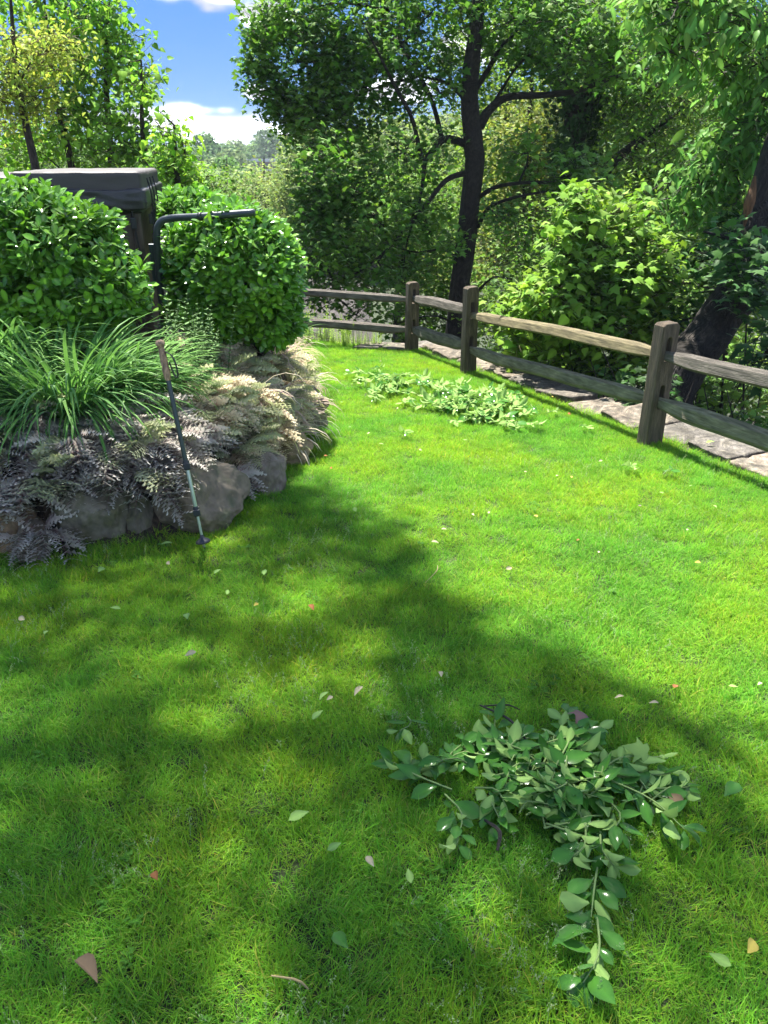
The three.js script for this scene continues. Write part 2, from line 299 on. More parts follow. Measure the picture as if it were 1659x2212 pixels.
// ------------------------------------------------------------------ the ground, one sheet to the horizon
{
  const axis = (lo, hi, step, far) => { const a = []; for (let x = lo; x <= hi + 1e-6; x += step) a.push(x); let s = step, x = a[0]; const pre = []; while (x > -far) { s *= 1.18; x -= s; pre.unshift(x); } s = step; x = a.at(-1); while (x < far) { s *= 1.18; x += s; a.push(x); } return [...pre, ...a]; };
  const X = axis(-5.5, 4.6, 0.085, 1500), D = axis(-0.6, 12.2, 0.085, 1500), pos = [], uv = [], col = [], idx = [];
  for (const d of D) for (const x of X) {
    pos.push(x, height(x, d), -d); uv.push(x / 0.9, d / 0.9);
    const b = inBed(x, d), s = outside(x, d); let c = [0.050, 0.085, 0.013];
    if (b > 0 && s < 1.5) c = [0.060, 0.043, 0.030]; else if (s > 0.1) c = [0.042, 0.040, 0.020];
    if (d > 30 || Math.abs(x) > 30) c = [0.05, 0.085, 0.022];
    const q = 1 + 0.5 * fbm(x * 1.7, d * 1.7, 6); col.push(c[0] * q, c[1] * q, c[2] * q);
  }
  const n = X.length; for (let j = 0; j + 1 < D.length; j++) for (let i = 0; i + 1 < n; i++) { const a = j * n + i; idx.push(a, a + 1, a + n, a + 1, a + n + 1, a + n); }
  structure('ground', build(pos, idx, uv, col), M.soil);
}

// ------------------------------------------------------------------ the lawn
const bare = [[640, 1890, 0.055], [655, 1905, 0.05], [1470, 1965, 0.07], [1400, 1945, 0.05], [1560, 1990, 0.06], [1510, 1940, 0.04], [1645, 1850, 0.10], [835, 1475, 0.05], [600, 1275, 0.06], [1230, 1790, 0.08], [1020, 1830, 0.05], [1620, 1790, 0.05]].map(([u, v, r]) => { const p = spot(u, v); return [p.x, -p.z, r]; });
const onLawn = (x, d) => inBed(x, d) < 0.07 && outside(x, d) < 0.13;
const upAt = (x, d) => { const e = 0.05; return V(-(height(x + e, d) - height(x - e, d)) / (2 * e), 1, (height(x, d + e) - height(x, d - e)) / (2 * e)).normalize(); };
seed(101);
function bladeGeo(len, wid, bend, segs = 3) {
  const pos = [], uv = [], idx = [], col = [];
  for (let i = 0; i <= segs; i++) { const t = i / segs, w = wid * 0.5 * (1 - 0.75 * t * t), y = len * (t - 0.35 * bend * t * t), z = len * bend * t * t * 0.9; if (i < segs) { pos.push(-w, y, z, w, y, z); uv.push(0, t, 1, t); col.push(1, 1, 1, 1, 1, 1); } else { pos.push(0, y, z); uv.push(0.5, 1); col.push(1.05, 1.05, 0.95); } }
  for (let i = 0; i < segs - 1; i++) { const a = i * 2; idx.push(a, a + 1, a + 2, a + 1, a + 3, a + 2); } idx.push(segs * 2 - 2, segs * 2 - 1, segs * 2);
  return build(pos, idx, uv, col);
}
function tuft(n, radius, lo, hi, lean) {
  const list = [], dir = R(0, 6.28);
  for (let i = 0; i < n; i++) {
    const r = radius * Math.sqrt(rand()), a = R(0, 6.28), L = R(lo, hi) * (rand() < 0.1 ? 1.35 : 1), g = bladeGeo(L, R(0.0015, 0.0028), R(0.1, 0.8));
    const straw = rand() < 0.045, k = R(0.75, 1.3), t = straw ? [2.2 * k, 1.05 * k, 3.0 * k] : [k * R(0.8, 1.25), k, k * R(0.7, 1.3)];
    list.push([g, M4(V(Math.cos(a) * r, -0.004, Math.sin(a) * r), Q(R(0, lean) + 0.05, rand() < 0.45 ? dir + R(-0.7, 0.7) : R(0, 6.28), R(-0.3, 0.3)), 1), t]);
  }
  return merge(list);
}
{
  const lawn = new THREE.Group(); lawn.name = 'lawn_grass'; scene.add(lawn); lawn.userData = { label: 'bright green lawn grass, ragged and uneven, sloping to the fence', category: 'grass', kind: 'stuff' };
  const tufts = []; for (let i = 0; i < 7; i++) tufts.push(tuft(140, 0.062, 0.022, 0.050, 0.75));
  for (let i = 0; i < 3; i++) tufts.push(tuft(85, 0.05, 0.04, 0.068, 0.6));
  const lists = tufts.map(() => []);
  for (let d = -0.9; d < 10.4; ) {
    const cell = d < 3 ? 0.049 : d < 6 ? 0.058 : 0.068, half = 1.7 + 0.62 * Math.max(d, 0);
    for (let x = -half; x < half; x += cell) {
      const px = x + R(-0.6, 0.6) * cell, pd = d + R(-0.6, 0.6) * cell; if (!onLawn(px, pd)) continue;
      let thin = 1; for (const [bx, bd, br] of bare) thin = Math.min(thin, sstep(0.35, 1.25, Math.hypot(px - bx, pd - bd) / (br * 0.7) + 0.3 * noise(px * 14, pd * 14)));
      const w = fbm(px * 1.3, pd * 1.3, 11, 3), fine = fbm(px * 5, pd * 5, 4, 3); if (rand() > thin * (1.12 + 0.9 * fine)) continue;
      const y = height(px, pd), tall = sstep(0.02, 0.2, fbm(px * 3.1, pd * 3.1, 21, 2));
      const k = rand() < 0.12 + 0.22 * tall ? 7 + Math.floor(rand() * 3) : Math.floor(rand() * 7), edge = outside(px, pd) > 0 ? 1.25 : 1;
      const s = R(0.78, 1.18) * (1 + 0.22 * fine) * edge, q = aim(upAt(px, pd), V(Math.sin(px * 3), 0, Math.cos(pd * 3))).multiply(Q(0, R(0, 6.28), 0));
      const dry = clamp(0.35 + 1.3 * w + 0.8 * fine), sh = R(0.82, 1.16);
      lists[k].push([M4(V(px, y, -pd), q, V(s, s * R(0.85, 1.15), s)), rgb(mixn(0.138, 0.262, dry) * sh, mixn(0.375, 0.452, dry) * sh, mixn(0.026, 0.017, dry) * sh)]);
    }
    d += cell;
  }
  for (let i = 0; i < 420; i++) { const x = R(-2.6, -0.3), d = R(2.9, 6.6), b = inBed(x, d); if (b < -0.07 || b > 0.05 || noise(x * 6, d * 6, 3) < -0.05) continue; lists[7 + i % 3].push([M4(V(x, height(x, d) - 0.01, -d), Q(0, R(0, 6.28), 0), V(0.8, R(1.0, 1.9), 0.8)), rgb(0.13, 0.33, 0.03)]); }
  tufts.forEach((g, i) => copies('grass', g, M.grass, lists[i], lawn));
  // seed heads, thin and pale
  const seeds = []; for (let v = 0; v < 4; v++) { const list = [], L = R(0.06, 0.10), lean = R(0.1, 0.5); list.push([bladeGeo(L, 0.0012, lean, 4), I4, [1, 1, 1]]); for (let i = 0; i < 11; i++) { const t = 0.55 + 0.45 * i / 10, p = V(R(-0.006, 0.006), L * (t - 0.35 * lean * t * t), L * lean * t * t * 0.9 + R(-0.004, 0.004)); list.push([quadLeaf(0.007, 0.0026), M4(p, Q(R(-1, 1), R(0, 6.28), R(-0.9, 0.9)), 1), [1.5, 1.35, 1.4]]); } seeds.push(merge(list)); }
  const sl = seeds.map(() => []);
  for (let i = 0; i < 5200; i++) { const d = 0.5 + 4.4 * Math.pow(rand(), 1.2), x = R(-1, 1) * (0.5 + 0.62 * d); if (!onLawn(x, d) || rand() > sstep(-0.02, 0.25, fbm(x * 1.6 + 3, d * 1.6, 31, 3))) continue; const k = R(0.7, 1.1); sl[i % 4].push([M4(V(x, height(x, d), -d), Q(R(-0.3, 0.3), R(0, 6.28), R(-0.3, 0.3)), R(0.7, 1.15)), rgb(0.26 * k, 0.36 * k, 0.16 * k)]); }
  seeds.forEach((g, i) => copies('grass_seed_heads', g, M.grass, sl[i], lawn));
  // clover and other small broad leaves in the turf
  const clover = []; { const l = []; for (let k = 0; k < 9; k++) { const a = R(0, 6.28), r = R(0.005, 0.03), h = R(0.02, 0.04); for (let j = 0; j < 3; j++) l.push([leafGeo(0.012, 0.011, 'heart', 0.1, 0.1, 0), M4(V(Math.cos(a) * r, h, Math.sin(a) * r), aim(V(Math.cos(j * 2.1 + a), 0.25, Math.sin(j * 2.1 + a))), 1), [1, 1, 1]]); } clover.push(merge(l)); }
  const cl = []; for (let i = 0; i < 1100; i++) { const d = R(0.6, 5), x = R(-1, 1) * (0.5 + 0.6 * d), near = inBed(x, d) > -0.35; if (!onLawn(x, d) || rand() > (near ? 0.75 : sstep(0.05, 0.3, fbm(x * 2.4, d * 2.4, 41, 3)))) continue; const k = R(0.8, 1.2); cl.push([M4(V(x, height(x, d), -d), Q(0, R(0, 6.28), 0), R(0.4, 0.75)), rgb(0.085 * k, 0.22 * k, 0.025 * k)]); }
  copies('clover', clover[0], M.grass, cl, lawn);
}

// ------------------------------------------------------------------ split rail fence
seed(201);
{
  const run = V(FD[0], -0.06 * FD[1], -FD[1]).normalize();              // along the fence towards the camera's right
  const posts = [[P1[0], P1[1]], [0.87, 7.9], [1.91, 5.28], [2.95, 2.68]];
  const A0 = [P1[0] - 2.55, P1[1] + 1.24];
  const footY = (x, d) => lawnH(x, d), fence = thing('split_rail_fence', 'weathered two-rail split rail fence along the lawn edge', 'fence', [0, 0, 0]);
  const turn = Math.atan2(FD[0], -FD[1]);                               // local z of a post runs along the fence
  const spots = [...posts, A0], hts = [0.80, 0.86, 0.86, 0.86, 0.8];
  const slots = [[0.62, 0.27], [0.61, 0.27], [0.66, 0.33], [0.62, 0.29], [0.62, 0.27]];
  spots.forEach(([x, d], i) => {
    const w = i === 2 ? 0.125 : 0.115, dep = 0.105, h = hts[i], s = new THREE.Shape(), b = 0.018;
    s.moveTo(-w / 2 - 0.008, -0.5); s.lineTo(w / 2 + 0.008, -0.5); s.lineTo(w / 2, h - b); s.lineTo(w / 2 - b, h); s.lineTo(-w / 2 + b, h - 0.004); s.lineTo(-w / 2, h - b); s.closePath();
    for (const y of slots[i]) { const o = new THREE.Path(), sw = 0.026, sh = 0.062; o.moveTo(-sw, y - sh); o.lineTo(sw, y - sh); o.lineTo(sw, y + sh + 0.03); o.absarc(0, y + sh + 0.03, sw, 0, Math.PI, false); o.closePath(); s.holes.push(o); }
    let g = new THREE.ExtrudeGeometry(s, { depth: dep - 0.016, bevelEnabled: true, bevelThickness: 0.008, bevelSize: 0.007, bevelSegments: 2, curveSegments: 8, steps: 1 }); g.translate(0, 0, -dep / 2 + 0.008);
    const P = g.attributes.position, uv = [], col = [];
    for (let k = 0; k < P.count; k++) { const px = P.getX(k), py = P.getY(k), pz = P.getZ(k); P.setXYZ(k, px + 0.006 * noise(py * 4, i, pz * 8), py, pz + 0.006 * noise(py * 3 + 5, i, px * 8)); uv.push((px + pz * 1.7 + i * 0.37) / 0.16, py / 0.9); const q = 1 + 0.35 * fbm(px * 8 + i, py * 3, pz * 8); col.push(q, q * 0.98, q * 0.95); }
    g.setAttribute('uv', new THREE.BufferAttribute(new Float32Array(uv), 2)); g.setAttribute('color', new THREE.BufferAttribute(new Float32Array(col), 3)); g.computeVertexNormals();
    const m = part('post', g, M.post, fence); m.position.set(x, footY(x, d), -d); m.rotation.set(R(-0.01, 0.01), turn, R(-0.012, 0.012)); if (i === 4) m.rotation.y = turn - 1.6;
  });
  function railGeo(a, b, hgt, thk, sd, warp = 0.012) {
    const n = 44, sec = [[-0.5, -0.28], [-0.38, 0.30], [-0.06, 0.5], [0.36, 0.42], [0.5, -0.05], [0.30, -0.46], [-0.22, -0.5]].map(([x, y], k) => [x * (1 + 0.25 * noise(sd, k * 1.7)), y * (1 + 0.25 * noise(sd + 4, k * 1.7))]);
    const dir = b.clone().sub(a), L = dir.length(); dir.normalize(); const side = new THREE.Vector3().crossVectors(YUP, dir).normalize(), up = new THREE.Vector3().crossVectors(dir, side);
    const pos = [], uv = [], idx = [], col = [], m = sec.length;
    for (let i = 0; i <= n; i++) {
      const t = i / n, e = Math.min(t, 1 - t) * L, k = sstep(0.0, 0.30, e), kh = mixn(0.62, 1, k), kt = mixn(0.46, 1, sstep(0, 0.22, e));
      const c = a.clone().addScaledVector(dir, t * L).addScaledVector(up, warp * 1.6 * noise(t * 2.5, sd) * k + (Math.sin(Math.PI * t)) * warp * (sd % 2 ? 1 : -1)).addScaledVector(side, warp * noise(t * 2.5, sd + 9));
      for (let j = 0; j <= m; j++) {
        const [sx, sy] = sec[j % m], jit = 1 + 0.07 * noise(t * 9, sd, j % m * 2.1);
        const p = c.clone().addScaledVector(side, sx * thk * kt * jit).addScaledVector(up, sy * hgt * kh * jit); pos.push(p.x, p.y, p.z); uv.push(j / m * 0.34 / 0.16, t * L / 0.9 + sd * 0.3);
        const q = 1 + 0.45 * fbm(t * L * 3, j * 0.6, sd, 4); col.push(q, q * 0.99, q * 0.96);
      }
      if (i) for (let j = 0; j < m; j++) { const q = (i - 1) * (m + 1) + j, w = q + m + 1; idx.push(q, w, q + 1, q + 1, w, w + 1); }
    }
    const c0 = pos.length / 3; for (const p of [a, b]) { pos.push(p.x, p.y, p.z); uv.push(0, 0); col.push(0.9, 0.86, 0.8); }
    for (let j = 0; j < m; j++) idx.push(c0, j, j + 1, c0 + 1, n * (m + 1) + j + 1, n * (m + 1) + j);
    // creased look: split vertices by face strip
    let g = build(pos, idx, uv, col).toNonIndexed(); g.computeVertexNormals(); return g;
  }
  const atPost = (i, y, off) => { const [x, d] = spots[i]; return V(x + FD[0] * off, height(x, d) + y - 0.06 * FD[1] * off, -(d + FD[1] * off)); };
  const sections = [
    [4, 0, [0.63, 0.28], [0.605, 0.258], [M.rail, M.rail], 0.095, 0.085], [0, 1, [0.625, 0.262], [0.625, 0.275], [M.rail, M.rail], 0.115, 0.075],
    [1, 2, [0.59, 0.245], [0.645, 0.325], [M.railYellow, M.railGreen], 0.10, 0.085], [2, 3, [0.645, 0.318], [0.61, 0.27], [M.rail, M.railGreen], 0.105, 0.085]];
  const notes = [['grey upper rail beside the shrub', 'grey lower rail beside the shrub'], ['silver-grey upper rail, short section', 'silver-grey lower rail, short section'], ['newer yellowish upper rail', 'greenish grey lower rail'], ['brown speckled upper rail', 'greenish grey lower rail']];
  sections.forEach(([a, b, ya, yb, ms, hg, th], k) => [0, 1].forEach(j => {
    const along = spots[b][0] - spots[a][0], ad = spots[b][1] - spots[a][1], L = Math.hypot(along, ad), ux = along / L, ud = ad / L, o = 0.028;
    const p = V(spots[a][0] - ux * -o, footY(...spots[a]) + ya[j], -(spots[a][1] - ud * -o)), q = V(spots[b][0] - ux * o, footY(...spots[b]) + yb[j], -(spots[b][1] - ud * o));
    part('rail', railGeo(p, q, hg * (j ? 1.12 : 1), th * (j && k > 0 ? 0.8 : 1), k * 2 + j + 1), ms[j], fence, notes[k][j]);
  }));
}

// ------------------------------------------------------------------ dry stone edging beyond the fence
seed(211);
{
  const wall = thing('stone_retaining_wall', 'low dry stone wall with flat pinkish grey cap stones beyond the fence', 'stone wall', [0, 0, 0]);
  const put = (x, d, w, dep, h, sd, turn, y, tone, sink = 0) => {
    const k = R(0.75, 1.2), g = stoneGeo(w, h, dep, sd, 0.93, 4, [k * tone[0], k * tone[1], k * tone[2]], [k * 0.78, k * 0.77, k * 0.72], false, 0.4), m = part('cap_stone', g, M.flag, wall);
    m.position.set(x, y - h / 2 - sink, -d); m.rotation.set(R(-0.07, 0.07), turn, R(-0.07, 0.07)); return m;
  };
  const turn = Math.atan2(FD[1], FD[0]);
  let t = -0.42, i = 0;
  while (t < 8.4) {
    const w = R(0.30, 0.52), c = t + w / 2, off = 0.36 + R(-0.05, 0.05), x = P1[0] + FD[0] * c + 0.929 * off, d = P1[1] + FD[1] * c + 0.371 * off;
    put(x, d, w, R(0.42, 0.52), R(0.12, 0.16), 20 + i * 3.7, turn + R(-0.09, 0.09), lawnH(x, d) + 0.06 + R(-0.03, 0.03), pick([[1, 0.95, 0.92], [1.05, 0.96, 0.88], [0.88, 0.88, 0.9]]));
    t += w * 1.0 + 0.06; i++;
  }
  for (const [u, v, w] of [[845, 752, 0.5], [800, 752, 0.34]]) { const p = spot(u, v); put(p.x, -p.z, w, 0.34, 0.13, u, 2.7, p.y + 0.04, [1, 0.95, 0.9]); }
  for (let row = 1; row < 4; row++) for (let s = -0.3, k = 0; s < 8.2; k++) {         // the courses below
    const w = R(0.3, 0.55), c = s + w / 2, off = 0.42 + row * 0.03, x = P1[0] + FD[0] * c + 0.929 * off, d = P1[1] + FD[1] * c + 0.371 * off, g = stoneGeo(w, 0.17, 0.4, row * 30 + k * 2.3, 0.8, 2, [0.8, 0.78, 0.75]);
    const m = part('wall_stone', g, M.flag, wall); m.position.set(x, lawnH(x, d) + 0.02 - row * 0.15 - 0.06, -d); m.rotation.y = turn; s += w * 0.99;
  }
}

// ------------------------------------------------------------------ boulders along the planting bed
seed(221);
{
  // centre of the foot at (u, v) on the lawn; width, height, depth in metres; turn; tints
  const G = [1, 1, 1], BR = [1.25, 0.98, 0.72], LT = [1.5, 1.4, 1.3], MO = [0.62, 0.70, 0.48];
  const list = [
    [8, 1200, 0.30, 0.26, 0.3, 0.4, BR, [0.8, 0.62, 0.5], 'reddish brown boulder cut off by the left edge of the photo'],
    [58, 1205, 0.23, 0.17, 0.26, 0.3, G, [0.8, 0.72, 0.6], 'small low grey stone between the red-brown boulder and the big smooth one'],
    [186, 1178, 0.40, 0.36, 0.42, -0.15, [0.95, 1.0, 0.95], MO, 'big smooth grey-green boulder under the fern fronds'],
    [292, 1160, 0.20, 0.24, 0.24, 0.2, [0.75, 0.78, 0.76], MO, 'narrow dark stone wedged between the two big boulders'],
    [272, 1103, 0.055, 0.055, 0.05, 0.2, LT, [1.3, 1.0, 0.7], 'pale fist-sized pebble wedged above the narrow dark stone'],
    [262, 1085, 0.13, 0.08, 0.15, 0.4, BR, BR, 'ochre stone tucked under the ferns left of the pebble'],
    [300, 1090, 0.20, 0.09, 0.18, -0.2, [1.0, 0.98, 0.72], [0.9, 0.9, 0.6], 'flat mossy stone resting above the narrow dark stone'],
    [408, 1146, 0.54, 0.33, 0.46, 0.2, [1.0, 0.93, 0.8], MO, 'broad brown lichened boulder behind the walking pole'],
    [534, 1062, 0.36, 0.29, 0.42, 0.75, [1.0, 0.97, 0.93], [0.8, 0.8, 0.66], 'tall sloping grey boulder at the bend of the bed'],
    [592, 1006, 0.30, 0.19, 0.48, 0.95, [1.25, 1.1, 0.85], [1.1, 0.98, 0.72], 'rough tawny sloping boulder, sunlit'],
    [630, 930, 0.30, 0.21, 0.5, 1.1, LT, [0.9, 0.85, 0.75], 'pale angular boulder with a dark crack, in sun'],
    [658, 900, 0.20, 0.24, 0.36, 1.2, [0.8, 0.8, 0.8], MO, 'dark upright boulder under the trailing dry fronds'],
  ];
  list.forEach(([u, v, w, h, dep, turn, ta, tb, label], i) => {
    const p = spot(u, v); const small = w < 0.2 && i > 2;
    const m = single(w < 0.1 ? 'pebble' : 'boulder', stoneGeo(w * 1.05, h * 1.6, dep * 1.12, 5 + i * 9.1, i > 8 ? 0.5 : 0.3, w < 0.1 ? 3 : w < 0.21 ? 7 : 11, ta, tb, true), M.boulder, label, w < 0.1 ? 'pebble' : 'boulder', 'stones edging the planting bed');
    const y = i >= 4 && i <= 6 ? p.y + [0.30, 0.26, 0.22][i - 4] : p.y + h * 0.27;
    m.position.set(p.x, y, p.z - (i >= 4 && i <= 6 ? -0.02 : dep * 0.28)); m.rotation.set(R(-0.1, 0.1) - (i > 7 ? 0.25 : 0.12), turn, i > 6 ? -0.22 : R(-0.08, 0.08));
    if (i === 4) { const a = at(265, 1100, -m.position.z - 0.12); m.position.copy(a); } if (i === 5) m.position.copy(at(255, 1078, 3.72)); if (i === 6) m.position.copy(at(300, 1080, 3.72));
  });
}

// ------------------------------------------------------------------ planting bed: painted ferns
seed(301);
const SILVER = [0.58, 0.54, 0.49], PURPLE = [0.18, 0.065, 0.085], GREYGREEN = [0.32, 0.36, 0.25], CREAM = [0.70, 0.62, 0.46], RUST = [0.34, 0.17, 0.10], LIME = [0.38, 0.45, 0.12];
const mix3 = (a, b, t) => a.map((x, i) => mixn(x, b[i], t));
function frondGeo(L, tone, droop) {
  const list = [], n = 12, at2 = t => V(0, L * t * (1 - 0.25 * droop * t), L * (0.30 * Math.sin(t * 2.2) - droop * 0.62 * t * t)), pal = { silver: [PURPLE, SILVER, GREYGREEN], cream: [RUST, CREAM, mix3(CREAM, LIME, 0.35)], green: [GREYGREEN, mix3(SILVER, LIME, 0.5), LIME] }[tone];
  list.push([limbGeo([at2(0), at2(0.35), at2(0.7), at2(1)], [0.0022, 0.0018, 0.0013, 0.0006], 4, 0, 0.05), I4, pal[0]]);
  for (let i = 1; i <= n; i++) for (const s of [-1, 1]) {
    const t = 0.12 + 0.86 * i / n, p = at2(t), len = L * 0.36 * Math.sin(Math.PI * Math.pow(1 - t * 0.93, 0.62)) * R(0.88, 1.1) + 0.006, w = len * 0.44, teeth = 4, pos = [0, 0, 0], col = [...pal[0]], idx = [];
    const kk = R(0.8, 1.2), mid = []; for (let k = 1; k <= teeth; k++) { const q = k / teeth, ww = w * (0.5 + 0.55 * Math.sin(Math.PI * Math.min(1, q * 0.85 + 0.1))) * (1 - 0.85 * q); mid.push([q * len, ww]); }
    let prev = 0; mid.forEach(([y, ww], k) => { // midrib point, then a tooth on either side
      const b = pos.length / 3, y0 = k ? mid[k - 1][0] : 0, zc = -0.35 * y * y / len; pos.push(0, y, zc, -ww - 0.10 * w, (y0 + y) * 0.5 + 0.10 * len, zc + 0.002, ww + 0.10 * w, (y0 + y) * 0.5 + 0.10 * len, zc + 0.002);
      const c = mix3(mix3(pal[0], pal[1], 0.55), pal[1], (k + 1) / teeth), e = mix3(pal[1], pal[2], R(0.1, 0.9)); col.push(...c.map(x => x * kk), ...e.map(x => x * kk), ...e.map(x => x * kk)); idx.push(prev, b, b + 1, prev, b + 2, b); prev = b; });
    const dir = V(s * 1, 0.55 + 0.3 * t, -0.12 + R(-0.12, 0.12)).normalize();
    list.push([build(pos, idx, null, col), M4(p, aim(dir, V(0, -0.2, 1), R(-0.25, 0.25)), 1)]);
  }
  return merge(list);
}
const fronds = { silver: [0, 1, 2, 3, 4].map(k => frondGeo(0.25, 'silver', 0.7 + k * 0.22)), cream: [0, 1, 2, 3].map(k => frondGeo(0.25, 'cream', 0.6 + k * 0.2)), green: [0, 1, 2].map(k => frondGeo(0.28, 'green', 0.4 + k * 0.16)) };
function fern(x, d, size, tone, count, label, group, out, name = 'painted_fern') {
  const y = height(x, d), g = thing(name, label, 'fern', [x, y - 0.01, -d], group);
  for (let i = 0; i < count; i++) {
    const a = i / count * 6.283 + R(-0.4, 0.4), w = V(Math.cos(a), 0, Math.sin(a)).addScaledVector(out, 0.9), el = R(0.25, 0.95); w.y = 0; w.normalize().multiplyScalar(Math.cos(el)); w.y = Math.sin(el);
    const tn = rand() < (tone === 'cream' ? 0.32 : 0.10) ? 'green' : tone; const m = part('frond', pick(fronds[tn]), M.fern, g); const s = size * R(0.7, 1.2);
    m.quaternion.copy(aim(w, V(0, 1, 0), R(-0.5, 0.5))); m.scale.setScalar(s); m.position.set(w.x * 0.03, 0.01, w.z * 0.03);
  }
  return g;
}
// a walk along the edge of the bed: point and outward normal at arc length, offset inwards
const bedAt = (u, v, off) => { const p = spot(u, v); let best = null, be = 1e9; for (let i = 0; i + 1 < bedLine.length; i++) { const [ax, ad] = bedLine[i], [bx, bd] = bedLine[i + 1], ux = bx - ax, ud = bd - ad, t = clamp(((p.x - ax) * ux + (-p.z - ad) * ud) / (ux * ux + ud * ud)), qx = ax + ux * t, qd = ad + ud * t, e = Math.hypot(qx - p.x, qd + p.z); if (e < be) { be = e; const l = Math.hypot(ux, ud); best = [qx - ud / l * off, qd + ux / l * off, V(ud / l, 0, ux / l)]; } } return best; };
const NTH = ['first', 'second', 'third', 'fourth', 'fifth', 'sixth', 'seventh', 'eighth', 'ninth', 'tenth', 'eleventh', 'twelfth', 'thirteenth', 'fourteenth']; let nth = 0;
const frontLabel = k => `silver-purple painted fern drooping over the front boulders, ${NTH[k]} from the left edge`, backLabel = k => `silver-purple painted fern in the row behind the drooping ones, ${NTH[k]} from the left`, sunLabel = 'cream and rust tinted fern on the sunlit mound at the bend of the bed';
for (const [u, v] of [[-30, 1225], [25, 1220], [75, 1212], [120, 1206], [170, 1200], [215, 1195], [262, 1186], [310, 1178], [355, 1168], [400, 1160], [445, 1150], [480, 1122], [512, 1095]]) {
  const b = bedAt(u, v, R(0.20, 0.34)); fern(b[0], b[1], R(0.85, 1.05), 'silver', 17, frontLabel(nth++), 'painted ferns above the front boulders', b[2]);
}
nth = 0;
for (const [u, v] of [[-10, 1222], [45, 1216], [95, 1210], [145, 1203], [195, 1197], [240, 1191], [290, 1182], [335, 1172], [380, 1164], [425, 1155], [470, 1132]]) {
  const b = bedAt(u, v, R(0.46, 0.66)); fern(b[0], b[1], R(0.9, 1.15), 'silver', 17, backLabel(nth++), 'painted ferns in the second row', b[2]);
}
{ const b = bedAt(90, 1212, 0.10); fern(b[0], b[1], 0.95, 'silver', 9, 'painted fern hanging lowest, its fronds over the small low stone at the left', null, b[2]); }
{ const b = bedAt(520, 1088, 0.12); fern(b[0], b[1], 0.8, 'silver', 9, 'painted fern squeezed between the brown boulder and the tall sloping one', null, b[2]); }
for (const [u, v, o, s] of [[530, 1080, 0.26, 0.9], [548, 1068, 0.28, 1], [566, 1056, 0.30, 1], [584, 1044, 0.26, 1], [602, 1022, 0.26, 1], [618, 1005, 0.22, 1], [535, 1076, 0.55, 1.1], [570, 1052, 0.78, 1.1], [605, 1020, 1.05, 1.1], [560, 1062, 0.16, 0.9], [590, 1035, 0.16, 0.9], [612, 1012, 0.14, 1], [632, 985, 0.14, 1], [648, 955, 0.12, 1], [660, 925, 0.14, 1], [668, 890, 0.16, 1], [668, 860, 0.2, 1], [580, 1045, 0.45, 1.1], [610, 1015, 0.45, 1.1], [640, 970, 0.44, 1.1], [500, 1105, 0.62, 1], [480, 1120, 0.85, 1], [510, 1095, 1.0, 1.1], [545, 1070, 0.42, 1], [575, 1050, 0.3, 0.9], [600, 1025, 0.36, 1], [622, 1000, 0.28, 0.95], [640, 975, 0.3, 1], [650, 950, 0.36, 1], [660, 925, 0.28, 1], [560, 1060, 0.68, 1.1], [590, 1040, 0.62, 1.1], [615, 1010, 0.60, 1.1], [635, 985, 0.56, 1.1], [520, 1085, 0.80, 1.1], [545, 1070, 0.95, 1.1], [650, 950, 0.62, 1.1], [600, 1030, 0.88, 1.1], [625, 1000, 0.84, 1.1]]) {
  const b = bedAt(u, v, o); fern(b[0], b[1], s * 0.9, 'cream', 16, sunLabel, 'cream ferns on the sunlit mound', b[2]);
}

// ------------------------------------------------------------------ planting bed: strap-leaved clumps and the straw-coloured sedge
seed(311);
function ribbonGeo(L, w, arch, fold = 0.3, segs = 9) {
  const pos = [], uv = [], idx = [], col = []; let y = 0, z = 0, th = 0.12 + 0.25 * rand();
  for (let i = 0; i <= segs; i++) { const t = i / segs, hw = w * 0.5 * (0.75 + 0.5 * Math.sin(Math.PI * t * 0.8)) * (1 - Math.pow(t, 4)); for (const s of [-1, 0, 1]) { pos.push(s * hw, y + Math.abs(s) * hw * fold * Math.sin(th), z - 0 + Math.abs(s) * -hw * fold * Math.cos(th)); uv.push(0.5 + s * 0.5, t); const k = s ? 1 : 0.86; col.push(k, k, k); } th += arch / segs * (0.5 + 1.2 * t); y += Math.cos(th) * L / segs; z += Math.sin(th) * L / segs; }
  for (let i = 0; i < segs; i++) for (const j of [0, 1]) { const a = i * 3 + j, b = a + 3; idx.push(a, a + 1, b, a + 1, b + 1, b); }
  return build(pos, idx, uv, col);
}
const ribbons = []; for (let i = 0; i < 12; i++) ribbons.push(ribbonGeo(R(0.50, 0.70), R(0.009, 0.014), R(1.1, 2.1)));
const threads = []; for (let i = 0; i < 10; i++) threads.push(ribbonGeo(R(0.22, 0.34), R(0.006, 0.010), R(1.5, 2.9), 0.3, 6));
